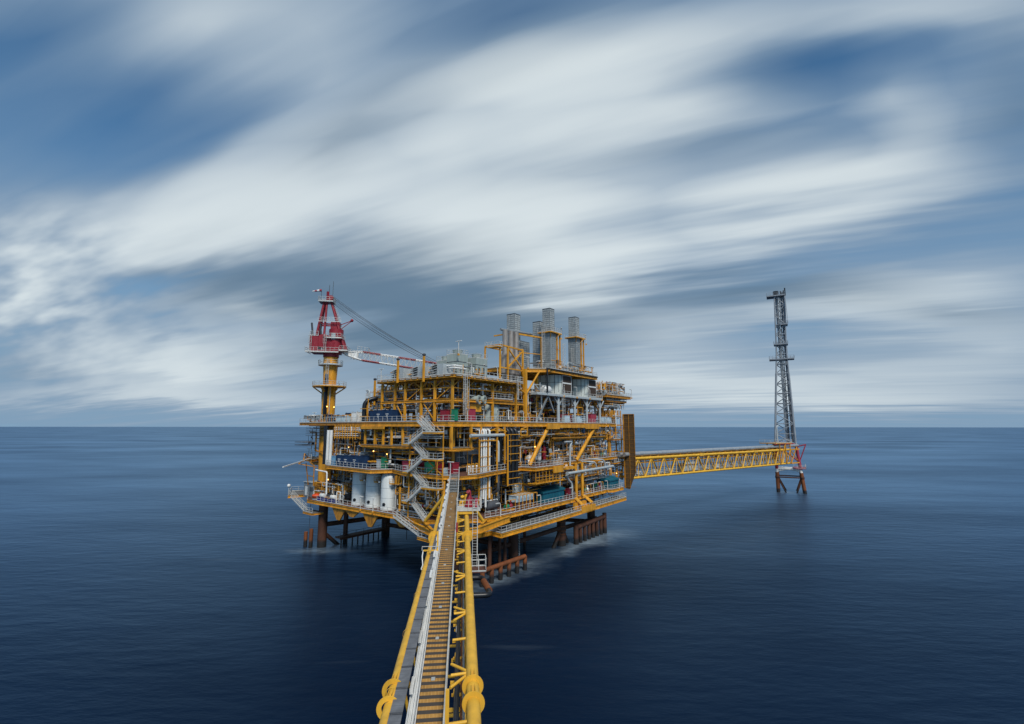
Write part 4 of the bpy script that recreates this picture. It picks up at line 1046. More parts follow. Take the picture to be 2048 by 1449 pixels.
for px in (1082, 1133, 1162, 1190):
    u = PW(px, 820, 5)[0]; part('column', MB().beam((u, 5, L3), (u, 5, 35.5), .4), GM, t); part('brace', MB().beam((u, 5.1, L3 + .3), (u + 3, 5.1, 35), .2), GM, t)
m = MB().beam((u0 - .5, .6, 37.9), (u0 + 2.4, .6, 36.1), .2).beam((u0 - .5, .6, 37.9), (u0 + 4, .6, 37.9), .16).beam((u0 + 1.6, .5, 36), (u0 + 1.6, .5, 38.5), .16)
part('davit', m, GL, t)
t = thing('intake_silencer', 'white round silencer drum left of the first grey air intake', 'silencer', PW(1096, 795, .8))
a = PW(1099, 786, 1.0)
part('drum', MB().lathe((a[0] - 2.8, 1.2, 37.0), [(.01, 0), (.7, .1), (1.0, .5), (1.0, 2.6), (.7, 3.0), (.3, 3.2)], 16, (1, 0, 0)), WH, t)
part('saddle', bx(a[0] - 2.2, a[0] - .4, .5, 1.9, 36.01, 36.3), GL, t)
t = thing('drain_pipe', 'black vertical pipe running down in front of the first grey air intake', 'pipe', PW(1095, 800, .2))
a = PW(1095, 800, .1); part('pipe', MB().tube((a[0], .1, 36.2), (a[0], .1, L5), .22, 10).path([(a[0], -.35, L5 - .2), (57.4, -.4, L5 - .2)], .2, 8), BK, t)

# ---- two big grey exchangers and the tank behind them
t = thing('heat_exchanger', 'pair of grey cylindrical heat exchangers with round end flanges', 'heat exchanger', PW(950, 812, 2.0))
for px, r in ((957, .95), (968, .9)):
    a = PW(px, 800, 1.2)
    part('shell', MB().lathe((a[0], .9, a[2]), [(.01, 0.3), (r * .62, .28), (r * .62, -.02), (r, -.02), (r, .3), (r * .84, .34), (r * .84, 4.6), (.01, 4.9)], 20, (-.35, 1, 0)), GG, t)
part('saddle', MB().box(6.4, 9.8, 1.6, 2.2, 31, 32.6).box(5.8, 9.2, 4, 4.6, 31, 32.6), Y, t)
t = thing('settling_tank', 'squat grey cylindrical tank on the main deck below the exchangers', 'tank', (14.6, 4.2, L3))
part('shell', MB().lathe((14.6, 4.2, L3 + .02), [(2.6, 0), (2.6, 3.4), (2.4, 3.7), (.01, 4.0)], 28), GG, t)
part('railing', MB().rail([(11.8, 1.2, L3), (17.6, 1.2, L3)], 2.2, 1.4, .055), RW_, t)

# ---- windwall beside the flare bridge
t = thing('windwall_panel', 'tall bronze slatted shield panel at the right end of the platform', 'shield panel', (70.2, -3, 18))
UW_ = 70.2
za, zb = PU(1247, 829, UW_)[2], PU(1250, 978, UW_)[2]
wa, wb = PU(1246.5, 840, UW_)[1], PU(1268, 840, UW_)[1]
part('panel', MB().plate([(UW_, wa, za), (UW_, wb, za), (UW_, wb, zb + 5.2), (UW_, wb + (wa - wb) * .6, zb), (UW_, wa, zb + .2)], .25, (1, 0, 0)), WALLM, t)
m = MB()
for i in range(1, 18):
    z = za - i * (za - zb) / 17.6; m.beam((UW_ - .08, wa, z), (UW_ - .08, wb, z), .04)
for k in (0, .5, 1): m.beam((UW_ - .1, wa + (wb - wa) * k, za), (UW_ - .1, wa + (wb - wa) * k, zb + (5.2 if k == 1 else .3)), .1 if k else .34)
m.beam((UW_ - .1, wa, za), (UW_ - .1, wb, za), .16)
part('batten', m, YO, t)
m = MB(); [m.beam((UW_ + .3, .6, z), (UW_ + .3, wa - .5, z), .2) for z in (14.6, 20.6, 28.4)]; part('strut', m, Y, t)

# ---- fire-water caissons and risers (parts of the platform)
def riser(pts, r, mat, nm='riser'): return part(nm, MB().path(pts, r, 12), mat, plat)
for px, r in ((958.6, .12), (962.8, .12), (967.5, .23), (971.9, .2), (978.8, .22)):
    u = uR(px, -1.0, 910); riser([(u + .2, 1.4, 27.3), (u, -1.0, 27.4), (u, -1.0, 14.2 if r > .2 else 12.6)], r, WH)
m = MB()
for z in (24.2, 22.2, 20.4, 18.4, 16.2): m.beam((uR(956, -1, 910), -1.25, z), (uR(982, -1, 910), -1.25, z), .09)
m.beam((uR(957, -1, 910), -1.2, 13), (uR(957, -1, 910), -1.2, 25.6), .2); m.beam((uR(975, -1, 910), -1.2, 14), (uR(975, -1, 910), -1.2, 26), .2); m.beam((uR(956, -1, 910), -1.25, 25.3), (uR(992, -1, 910), -1.25, 25.3), .22)
part('pipe_guide', m, Y, plat)
riser([(3.6, -1.2, 26.3), (13.4, -1.4, 26.3)], .34, GL)
a = uR(996.5, -1.0, 910); riser([(a - .3, .6, 25.4), (a, -1.0, 25.2), (a, -1.0, 21.0)], .3, GL); riser([(a, -1.0, 20.99), (a, -1.0, 15.4), (a + .4, .8, 14.6)], .3, GD)
for px in (1017.2, 1025, 1032.5):
    a = uR(px, -1.0, 900); riser([(a - .5, 2.4, 28.2), (a, -1.0, 27.4), (a, -1.0, 16.0)], .42, BK)
for px in (985, 1001):
    a = uR(px, .5, 900); riser([(a, 3, 27.6), (a, .5, 27.2), (a, .5, 16)], .38, BK)
m = MB()
for z in (26.4, 25.2, 24.0, 22.4, 21, 18.8, 17.4, 16.2): m.beam((uR(1011.5, -1, 900), -1.5, z), (uR(1036.5, -1, 900), -1.5, z), .12)
m.beam((uR(1011.8, -1, 900), -1.5, 16), (uR(1011.8, -1, 900), -1.5, 26.4), .24); m.beam((uR(991, -1, 900), -1.4, 17), (uR(991, -1, 900), -1.4, L3 - 1), .24)
part('pipe_guide', m, Y, plat)
for i, w in enumerate((37.4, 38.6)):
    riser([(-1.6, w, 27.2), (-1.6, w, L2 + .1)], .36, WH)
riser([(-1.4, 39.9, L3 - .8), (-1.4, 39.9, L2 + .1)], .5, BK, 'cable_trunk')
for i in range(7): part('pipe', MB().path([(-1.2, 37, 25.6 + i * .42), (-1.2, 29.0 - .2 * i, 25.6 + i * .42), (1.5, 28.6 - .2 * i, 25.6 + i * .42)], .09, 6), WH if i % 3 else Y, plat)
m = MB(); [m.beam((-1.35, 36.4 - i * 1.0, 25.2), (-1.35, 36.4 - i * 1.0, 28.4), .12) for i in range(9)]; part('pipe_support', m, Y, plat)
# white header under production deck, right side
a = PW(1135, 947.5, -3.0); b = PW(1226, 932.5, -3.0)
part('header_pipe', MB().tube((a[0], -3.0, a[2]), (b[0], -3.0, b[2]), .34, 12).tube((a[0] - .1, -3.0, a[2]), (a[0] + .15, -3.0, a[2]), .46, 12), GL, plat)
for px, py in ((1189, 935), (1206, 930)):
    q = PW(px, py, -3.0); part('pipe', MB().path([(q[0] + 1.4, -3.0, q[2] - .5), (q[0] + .6, -3.0, q[2] + 1.3), (q[0] - 1.4, -2.6, q[2] + 1.5), (q[0] - 1.8, 1, q[2] + 1.5)], .2, 10, bend=.9), GL, plat)
q = [PW(x, y, -1.2) for x, y in ((1130, 884), (1144, 884), (1140, 893), (1140, 934), (1145, 944), (1149, 950), (1149, 962))]
part('pipe', MB().path(q, .22, 10), GL, plat)
q = [PW(x, y, -2.2) for x, y in ((1133, 952), (1137, 960), (1144, 968), (1144.5, 990))]
part('pipe', MB().path(q, .28, 10), GL, plat)
# left davit boom and cantilever pipe
m = MB(); q0 = PZ(566, 935, 19.8); q1 = (-2.2, 44.5, 20.2)
m.beam(q0, (-1.0, 46.8, 20.4), .22); part('davit_boom', m, WH, plat)
m = MB()
for a, b in (((-6, 43.0, 19.6), (-1, 47.5, 20.6)), ((-6, 43, 19.6), (-2, 42, 18.6)), ((-4.2, 44.2, 19.9), (-2.6, 46.8, 21.6)), ((-2.6, 46.8, 21.6), (-.4, 49, 20.4)), ((-3, 41.5, 19), (-2.8, 41.8, 14.5)), ((-2.8, 45.5, 19.4), (-1.4, 46.5, 14.2)), ((-3, 41.5, 16.6), (-1.8, 46, 16.4)), ((-3, 41.5, 19), (-1.4, 46.5, 19.6))): m.beam(a, b, .18)
part('davit_frame', m, YO, plat)
part('pipe', MB().path([(-3.4, 40, 18.2), (-3.4, 35.4, 18.0), (-3.4, 35.2, 13.2)], .17, 8), WH, plat)
for i in range(6): part('cable_tray', bx(-.6, 1.5, 43 + (i % 2), 50.5, 27.9 - i * .42, 27.98 - i * .42), GD, plat)
for i in range(2): part('cable_tray', bx(-3.0, 0, 46, 51, 24.2 - i * .7, 24.34 - i * .7), GD, plat)
# ---- misc small things on the cellar deck at left
t = thing('control_cabin', 'grey control cabin at the far left of the cellar deck', 'cabin', (.4, 46.6, L1))
part('wall', bx(.4, 3.4, 46.8, 51.6, L1 + .01, L1 + 3.4), GM, t); part('roof', bx(.2, 3.6, 46.6, 51.8, L1 + 3.404, L1 + 3.55), GL, t); part('door', bx(.34, .396, 49.9, 50.9, L1 + .3, L1 + 2.4), WH, t)
part('window', bx(.34, .396, 47.4, 48.8, L1 + 1.4, L1 + 2.4), GD, t)
t = thing('life_raft', 'bright orange covered bundle beside the far left stair', 'life raft', (-1.2, 44.2, L1))
part('cover', MB().ball((-.9, 43.6, L1 + .85), .95, 14, 8, .62), OR, t); part('strap', MB().lathe((-.9, 43.6, L1 + .85), [(.97, -.05), (.99, 0), (.97, .05)], 14), BK, t); part('cradle', bx(-1.5, -.3, 42.9, 44.3, L1 + .01, L1 + .3), GL, t)
for i, (w, lab) in enumerate(((40.8, 'white raft canister on a blue cradle, the left of two'), (36.4, 'white raft canister on a blue cradle, the right of two'))):
    t = thing('raft_canister', lab, 'raft canister', (-1.2, w, L1), 'raft canisters')
    part('drum', MB().lathe((-.9, w - .9, L1 + 1.2), [(.01, 0), (.4, .05), (.48, .2), (.48, 1.6), (.4, 1.75), (.01, 1.8)], 14, (0, 1, 0)), WH, t)
    part('cradle', bx(-1.35, -.3, w - 1.6, w + 1.6, L1 + .02, L1 + .72), mkmat('royal_blue_paint', (.02, .03, .22), .5) if i == 0 else MATS['royal_blue_paint'], t)
t = thing('antenna_dome', 'small white dome on a post at the outer left corner', 'dome', (-2.0, 54.2, L1 + .3))
part('post', MB().tube((-2.0, 54.4, L1 + .3), (-2.0, 54.4, L1 + 2.2), .07, 8), GL, t); part('dome', MB().ball((-2.0, 54.4, L1 + 2.5), .42, 12, 8), WH, t)
t = thing('coiled_hose_rack', 'white tubular rack with a coiled hose left of the white tanks', 'hose rack', (-1.0, 33.2, L1))
part('rack', MB().path([(-1.2, 34.6, L1), (-1.2, 34.6, L1 + 2.6), (-1.2, 33.2, L1 + 2.6), (-1.2, 33.2, L1 + 1)], .12, 8).rail([(-1, 32.6, L1), (-1, 34.8, L1)], 2.0, .7, .06), WH, t)
part('hose', MB().lathe((-.8, 33, L1 + 1.4), [(.35, -.12), (.6, -.12), (.66, 0), (.6, .12), (.35, .12), (.35, -.12)], 16, (1, 0, 0)), GM, t)
t = thing('drain_tank', 'long pale blue horizontal tank in a yellow frame on the cellar deck', 'tank', (19, -2.4, L1))
a, b = uR(1041, -2.2, 1000), uR(1062, -2.2, 1000)
part('trough', bx(17.4, 23.4, -1.7, .4, L1 + 1.4, L1 + 2.7), PB, t)
m = MB()
for i in range(6):
    u = 17.2 + i * 1.3; m.beam((u, -2.5, L1), (u, -2.5, L1 + 2.9), .13); m.beam((u, -2.5, L1 + 2.9), (u, 1, L1 + 2.9), .1)
m.beam((17.2, -2.5, L1 + 2.9), (23.7, -2.5, L1 + 2.9), .12)
part('frame', m, Y, t)
part('skirt', bx(17.6, 23.2, -1.5, .3, L1 + .02, L1 + 1.38), DR, t)
for i, (u, lab) in enumerate(((10.4, 'yellow valve stand nearest the bridge stairs'), (11.7, 'yellow valve stand in the middle of its row'), (13.0, 'yellow valve stand nearest the white risers'))):
    pass
for i, (px, lab) in enumerate(((936, 'yellow valve stand nearest the bridge stairs'), (944, 'yellow valve stand in the middle of its row of three'), (951.5, 'yellow valve stand nearest the white risers'))):
    u = uR(px, -2.2, 940); t = thing('valve_stand', lab, 'valve stand', (u, -2.4, L2), 'valve stands beside the bridge stairs')
    m = MB().beam((u - .3, -2.4, L2), (u - .3, -2.4, L2 + 1.9), .12).beam((u + .3, -2.4, L2), (u + .3, -2.4, L2 + 1.9), .12).beam((u - .3, -2.4, L2 + 1.9), (u + .3, -2.4, L2 + 1.9), .14).beam((u - .3, -2.4, L2 + 1), (u + .3, -2.4, L2 + 1), .1)
    part('frame', m, Y, t); part('valve', MB().ball((u, -2.4, L2 + 1.4), .22, 8, 5).tube((u, -2.4, L2 + .2), (u, -2.4, L2 + 1.2), .1, 8), WH, t)
# pole-mounted flood lights (yellow posts with dark floodlight heads) at the roof's left side
for px, y0, y1, u, lab in ((795, 755, 722, -.4, 'yellow floodlight post in front of the left louvred hood'), (847, 752, 713, -.4, 'yellow floodlight post in front of the middle louvred hood'), (748.5, 800, 762, 1.5, 'yellow floodlight post at the left edge of the yellow module')):
    a = PU(px, y0, u); b = PU(px, y1, u)
    t = thing('floodlight_post', lab, 'floodlight post', (u, a[1], a[2]), 'yellow floodlight posts')
    part('post', MB().beam((u, a[1], a[2] - 1.2), (u, a[1], b[2]), .36), Y, t); part('lamp_head', MB().ball((u, a[1], b[2] + .3), .4, 8, 5, .7), GD, t)
# frames behind the roof module at left (upper pipe deck)
deck([(2, 23.4), (2, 30), (12, 30), (12, 23.4)], 34.4, DG, .5, rails=[[0, 1]], joists=True)
m = MB(); [m.beam((2.2, w, L3), (2.2, w, 34), .35) for w in (24, 29.6)]
for z in (30.5, 31.6, 32.7): m.beam((2.2, 24, z), (2.2, 29.6, z), .14); 
part('pipe_rack', m, Y, plat)
for i in range(8): part('pipe', MB().path([(2.0, 29 - i * .5, 30 + i * .42), (2.0, 24 - (i % 3), 30 + i * .42), (6, 23 - (i % 3), 30 + i * .42)], .1, 6), (WH, Y, GL, GD)[i % 4], plat)
t = thing('small_vessel', 'blue green horizontal vessel seen under the roof at left', 'vessel', (5, 20, 34.6))
part('shell', MB().lathe((5, 17, 35.0), [(.01, 0), (.5, .15), (.65, .5), (.65, 4.2), (.5, 4.6), (.01, 4.7)], 16, (0, 1, 0)), LB, t); part('saddle', bx(4.6, 5.4, 18, 18.3, 33.4, 34.5).box(4.6, 5.4, 20.4, 20.7, 33.4, 34.5), Y, t)
# ================================================================== PIPEWORK AND PROCESS EQUIPMENT INSIDE THE MODULES
rng = random.Random(21)
PM = [(GL, .2), (WH, .2), (Y, .26), (YO, .12), (GM, .1), (GD, .08), (BK, .04)]
def pick():
    x = rng.random(); a = 0
    for m, p in PM:
        a += p
        if x < a: return m
    return GL
STUFF = {}
npipe = [0]
def put_pipe(pts, r, mat, big=False):
    if big and npipe[0] < 60:
        npipe[0] += 1; part('pipe', MB().path(pts, r, 8), mat, plat)
    else:
        STUFF.setdefault(mat.name, MB()).path(pts, r, 6)
def put_beam(a, b, s, mat): STUFF.setdefault(mat.name, MB()).beam(a, b, s)
def fill(face, s0, s1, d0, d1, z0, z1, n, yellow=.0):
    """random pipe runs, hangers and small beams in a slab of one face: s along the face, d depth behind it"""
    def P(s, d, z): return (s, d, z) if face == 'R' else (d, s, z)
    for i in range(n):
        k = rng.random(); s = rng.uniform(s0, s1); d = d0 + (d1 - d0) * rng.random() ** 1.3; z = rng.uniform(z0, z1)
        r = rng.choice((.04, .05, .05, .06, .07, .09, .09, .12, .16, .2)); mat = pick()
        if k < .40:                      # run along the face with an elbow
            L_ = rng.uniform(2, 9); e = min(s + L_, s1)
            pts = [P(s, d, z), P(e, d, z)]
            if rng.random() < .8: pts.append(P(e, d, min(max(z + rng.uniform(-3, 3), z0), z1)))
            if rng.random() < .6: pts.insert(0, P(s, min(d + rng.uniform(1, 3), d1 + 2), z))
            put_pipe(pts, r, mat, r > .1)
        elif k < .68:                    # vertical
            a = rng.uniform(z0, z1); b = min(z1, a + rng.uniform(2, 7))
            pts = [P(s, d, a), P(s, d, b)]
            if rng.random() < .6: pts.append(P(min(s + rng.uniform(.8, 3), s1), d, b))
            put_pipe(pts, r, mat, r > .1)
        elif k < .80:                    # hanger frame
            h = rng.uniform(.8, 2.4); q = rng.uniform(.8, 2.0)
            put_beam(P(s, d, z1), P(s, d, z1 - h), .09, Y); put_beam(P(min(s + q, s1), d, z1), P(min(s + q, s1), d, z1 - h), .09, Y); put_beam(P(s, d, z1 - h), P(min(s + q, s1), d, z1 - h), .09, Y)
        elif k < .90:                    # secondary beam
            put_beam(P(s, d, z), P(min(s + rng.uniform(2, 6), s1), d, z), .15, Y if rng.random() < .6 else YO)
        else:                            # valve or instrument box
            q = rng.uniform(.2, .5); mb = STUFF.setdefault(rng.choice((GL, RD, GM, WH, Y, BL, GD)).name, MB())
            c = P(s, d, z); mb.box(c[0] - q / 2, c[0] + q / 2, c[1] - q / 2, c[1] + q / 2, c[2], c[2] + q * rng.uniform(1, 2))
fill('R', 2, 66, .9, 8, L2 + .3, L3 - 1.2, 648)
fill('R', 34, 65, .6, 6, L2 + .3, L3 - 1.2, 216)
fill('R', 13, 66, .3, 7, L1 + .3, L2 - 1.1, 468)
fill('R', 22, 60, -2.0, 3, 14, L2 - 1.0, 162)
fill('R', 6, 66, -1.0, 5, L0 - .2, L1 - 1.0, 234)
fill('R', 3, 33, 1.8, 8, L3 + .2, L4 - 1, 360)
fill('R', 36, 63, 1.4, 7, L3 + .2, 35.2, 198)
fill('R', 64, 78, .5, 9, 38, 41.5, 270)
fill('R', 63, 78, .5, 9, 33.5, 37.4, 108)
fill('R', 66, 74, .2, 7, 12, 33, 234)
fill('R', 36, 57, 1, 8, L5 + .2, 45, 108)
fill('L', 3, 38, -.6, 6, L2 + .3, L3 - 1.0, 468)
fill('L', 38, 51, .2, 6, L2 + .3, L3 - 1.0, 108)
fill('L', 3, 15, -1.0, 5, L1 + .2, L2 - 1.0, 198)
fill('L', 15, 46, 3.4, 8, 12, L2 - 1.0, 360)
fill('L', 32.5, 45, -.8, 5, L1 + .2, 15, 216)
fill('L', 2, 26, 1.6, 9, L3 + .2, L4 - 1, 414)
fill('L', 23, 30, 2.0, 9, L3 + .2, 36.2, 162)
fill('L', 30, 52, .3, 8, L3 + .1, L3 + 1.8, 108)
fill('L', 1, 22, 2, 12, L4 + .2, L4 + 2.2, 108)
fill('R', 2, 14, .4, 6, L1 + .3, L2 - .8, 230)
fill('R', 1, 10, -1.2, 1.5, 15.5, L2 - .8, 60)
fill('L', 1, 12, -1.2, 2.5, L1 + .3, L2 - .8, 120)
fill('L', 1, 30, -.9, 1.2, L3 - 3.2, L3 - 1.0, 90)
fill('R', 1, 66, -.3, 1.6, L3 - 3.4, L3 - 1.0, 190)
for nm, mb in STUFF.items(): part('pipework', mb, MATS[nm], plat, kind='stuff')
# process vessels and skids
def vessel(org, ln, r, axis, mat, label, vert=False):
    t = thing('process_vessel', label, 'process vessel', org, 'process vessels inside the modules'); o = Vector(org)
    ax = (0, 0, 1) if vert else ((1, 0, 0) if axis == 'u' else (0, 1, 0))
    c = o + Vector((0, 0, .6 if vert else r + .5))
    part('shell', MB().lathe(c, [(.01, 0), (r * .6, .08 * r), (r * .88, .3 * r), (r, .6 * r), (r, ln - .6 * r), (r * .88, ln - .3 * r), (r * .6, ln - .08 * r), (.01, ln)], 20, ax), mat, t)
    m = MB(); d = Vector(ax)
    if vert: m.lathe(o, [(r * .9, 0.01), (r * .9, .9)], 16)
    else:
        for k in (.22, .78):
            p = o + d * ln * k; m.box(p.x - .35, p.x + .35, p.y - .35, p.y + .35, o.z, o.z + .8)
    part('saddle', m, GM, t)
    m = MB()
    for k in (.3, .6): 
        p = c + d * ln * k + (Vector((-r, 0, 0)) if vert else Vector((0, 0, r))); q = p + (Vector((-.5, 0, 0)) if vert else Vector((0, 0, .5))); m.tube(p, q, .14, 8); m.tube(q, q + (q - p) * .12, .22, 10)
    part('nozzle', m, mat, t)
VES = [((6, 4.6, L2), 7, 1.3, 'u', GM, 'grey vessel behind the bridge stairs'), ((28, 3.2, L2), 3.4, .8, 'u', WH, 'white vessel behind the left raking brace'), ((38, 4, L2), 6, 1.2, 'u', GL, 'light grey vessel between the two raking braces'), ((50, 4, L2), 6, 1.1, 'u', GM, 'grey vessel behind the right raking brace'),
       ((25, 4.5, L1), 5, 1.2, 'u', YO, 'ochre vessel behind the big teal shelter'), ((45, 1.5, L1), 6, 1.2, 'u', YO, 'ochre vessel right of the twin yellow columns'), ((52.5, 2.2, L1), 4.5, .9, 'u', GM, 'grey vessel left of the small teal shelter'),
       ((2, 8.5, L2), 4.0, 1.0, 'w', RD, 'dark red vessel behind the green cabinet'), ((2.6, 26.5, L2), 4.4, 1.5, 'w', ST, 'steel vessel with a curved end above the navy containers'), ((2, 34, L1), 6, 1.0, 'w', GD, 'dark vessel behind the raft canisters'), ((1, 8, L1), 4.5, 1.1, 'w', GD, 'dark vessel under the zigzag stairs'),
       ((10, .6, L1), 4.0, .9, 'u', GD, 'vessel darkened for shade right of the bridge end'), ((8.5, 9, L3), 6, 1.1, 'w', GM, 'grey vessel under the roof module'), ((68, 4, 37.7), 5, .8, 'u', WH, 'white vessel on the far right upper deck')]  # vessel beside the bridge end: dark grey stands in for shadow there
for o, ln, r, ax, mat, lab in VES: vessel(o, ln, r, ax, mat, lab)
VV = [((20.5, 3.6, L2), 6, .7, GL, 'upright grey vessel left of the left raking brace'), ((32, 2.6, L2), 3.6, .55, WH, 'upright white vessel beside the left raking brace'), ((34.2, 2.6, L2), 3.4, .5, RD, 'upright dark red vessel between the raking braces'), ((46.5, 2.4, L2), 5, .6, WH, 'upright white vessel at the right raking brace'), ((58, 3, L2), 6, .9, YO, 'upright ochre vessel at the far right of the production deck'),
      ((66.5, 2, 37.7), 3, .6, Y, 'upright yellow vessel on the far right upper deck'), ((72.5, 3, 37.7), 3.4, .7, YO, 'upright ochre vessel on the far right upper deck'), ((41, 2.2, L1), 4.6, .55, GM, 'upright grey vessel behind the twin yellow columns'), ((2.2, 21.8, L2), 4.4, .8, GD, 'upright dark vessel behind the widest navy container')]
for o, ln, r, mat, lab in VV: vessel(o, ln, r, 'z', mat, lab, True)
def skid(org, du, dw, label, mat):
    t = thing('pump_skid', label, 'pump skid', org, 'pump skids on the decks'); u, w, z = org
    part('base_frame', bx(u, u + du, w, w + dw, z + .01, z + .25), mat, t)
    part('motor', MB().lathe((u + .3, w + dw / 2, z + .85), [(.01, 0), (.38, .05), (.42, .2), (.42, 1.1), (.3, 1.2), (.12, 1.25), (.12, 1.7)], 14, (1, 0, 0)), rng.choice((GL, BL, GR, GM)), t)
    part('pump', MB().ball((u + 2.2, w + dw / 2, z + .8), .5, 12, 7).tube((u + 2.2, w + dw / 2, z + 1.2), (u + 2.2, w + dw / 2, z + 1.9), .16, 8), rng.choice((GL, RD, WH)), t)
    m = MB().beam((u + .05, w + .05, z + .25), (u + .05, w + .05, z + 2.1), .1).beam((u + du - .05, w + .05, z + .25), (u + du - .05, w + .05, z + 2.1), .1).beam((u + .05, w + .05, z + 2.1), (u + du - .05, w + .05, z + 2.1), .1)
    part('lifting_frame', m, Y, t)
SK = [((19, 1.0, L3), 'under the round exhausts'), ((23.5, 1.0, L3), 'left of the stack deck column'), ((29.5, 1.4, L3), 'under the grey frame davit'), ((46, 3, L3), 'behind the lone pale blue cabinet'), ((16, 1.4, L2), 'behind the black risers'), ((24, .8, L2), 'at the foot of the left raking brace'), ((37, .8, L2), 'left of the grey drop pipe'), ((48, .8, L2), 'at the foot of the right raking brace'), ((56, .8, L2), 'right of the right raking brace'), ((62, .8, L2), 'at the far right of the production deck'), ((47, -1.6, L1), 'right of the twin yellow columns'), ((54, -1.6, L1), 'left of the small teal shelter'), ((14.2, -1.6, L1), 'left of the pale trough')]
for o, d in SK: skid(o, 3, 1.4, 'small pump skid in a yellow lifting frame ' + d, rng.choice((Y, GM, DR)))

# ---- lamp posts: white gooseneck and T-head posts clamped along the deck edges
def lamp_goose():
    t = thing('lamp_post', 'x', 'lamp post', (0, 0, 0), 'white gooseneck lamp posts')
    part('pole', MB().path([(0, 0, -.2), (0, 0, 2.3), (-.5, 0, 2.45)], .085, 8, bend=.35), RW_, t)
    part('lamp_head', bx(-1.35, -.35, -.12, .12, 2.34, 2.5), RW_, t); part('clamp', bx(-.16, .16, -.16, .16, -.5, -.1), Y, t)
    return t
def lamp_tee():
    t = thing('lamp_post', 'x', 'lamp post', (0, 0, 0), 'white T headed lamp posts')
    part('pole', MB().tube((0, 0, -.2), (0, 0, 2.4), .08, 8), RW_, t); part('lamp_head', bx(-.75, .75, -.14, .14, 2.404, 2.52), WH, t); part('clamp', bx(-.16, .16, -.16, .16, -.5, -.1), Y, t)
    return t
LG = [('R', 943, L4, -.35, 'on the roof edge left of the roof coolers'), ('R', 970, L4, -.35, 'on the roof edge in front of the coolers'), ('R', 995, L4, -.35, 'on the roof edge beside the yellow exhaust frame'),
      ('R', 935, L3, -.15, 'in front of the bright red cabinet'), ('R', 967, L3, -.15, 'on the main deck below the exchangers'), ('R', 995.5, L3, -.15, 'in front of the squat grey tank'), ('R', 1022, L3, -.3, 'on the main deck below the round exhausts'), ('R', 1047, L3, -.3, 'at the foot of the tall yellow stack deck column'), ('R', 1073, L3, -.3, 'at the left leg of the grey support frame'), ('R', 1168, L3, -.2, 'right of the lone pale blue cabinet'),
      ('R', 1128, 36, .15, 'on the grey frame in front of the left brown louvres'), ('R', 1153.5, 36, .15, 'on the grey frame between the two intakes'), ('R', 1179.5, 36, .15, 'on the grey frame in front of the right brown louvres'), ('R', 1203.5, 36, .15, 'at the right end of the grey frame'),
      ('R', 1001, L1, -3.3, 'on the cellar deck right of the bridge end'), ('R', 1081.5, L1, -3.4, 'at the left end of the big teal shelter'), ('R', 1145.4, L1, -2.5, 'right of the big teal shelter'), ('R', 1187.6, L1, -2.4, 'on the cellar deck right of the twin columns'), ('R', 1203, L1, -2.4, 'left of the small teal shelter'), ('R', 1216, L1, -2.6, 'at the left edge of the small teal shelter'), ('R', 1239, L1, -3.5, 'in front of the small teal shelter'),
      ('R', 1122, 51.6, 2.4, 'on the yellow platform of the tallest stack'), ('R', 1171, 52.0, 2.4, 'on the yellow platform of the rightmost stack'), ('R', 1185, L5, .1, 'at the right end of the stack deck'), ('R', 1262, 37.6, .2, 'at the outer end of the far right upper deck'), ('R', 1234, 37.6, .2, 'in the middle of the far right upper deck'), ('R', 1212, L3, -.1, 'between the far right pale blue cabinets')]
LTT = [('L', 762, L4, -.1, 'at the left end of the roof'), ('L', 917, 42.8, 5.0, 'up on the tall roof cooler'), ('L', 823, L2, -2.9, 'beside the faded red cabinet'), ('L', 901, L2, -1.6, 'at the bridge stair head'), ('L', 617, L2 + .9, -.8, 'on the outer left platform'), ('L', 721, L1, -1.7, 'in front of the left white tank'), ('L', 746, L1, -1.7, 'in front of the middle white tank'), ('L', 628, L3, .1, 'beside the crane pedestal foot'), ('R', 1056, L5, 3.0, 'left of the ribbed casing')]
g0 = lamp_goose(); first = True
for f, px, z, d, lab in LG:
    py = HOR - (z + 1 - CAMZ) * 9.0
    o = PW(px, py, d) if f == 'R' else PU(px, py, d); o = (o[0], o[1], z)
    lab = 'white gooseneck lamp post ' + lab
    if first: g0.matrix_world = PLAT @ Matrix.Translation(o); ORG[g0.name] = Vector(o); g0['label'] = lab; first = False
    else: dup(g0, o, lab, 0 if len(lab) % 3 else .6)
g1 = lamp_tee(); first = True
for f, px, z, d, lab in LTT:
    py = HOR - (z + 1 - CAMZ) * 9.5
    o = PW(px, py, d) if f == 'R' else PU(px, py, d); o = (o[0], o[1], z)
    lab = 'white T headed lamp post ' + lab
    if first: g1.matrix_world = PLAT @ Matrix.Translation(o); ORG[g1.name] = Vector(o); g1['label'] = lab; first = False; g1.matrix_world = g1.matrix_world @ Matrix.Rotation(R(90), 4, 'Z')
    else: dup(g1, o, lab, R(90) if f == 'L' else 0)
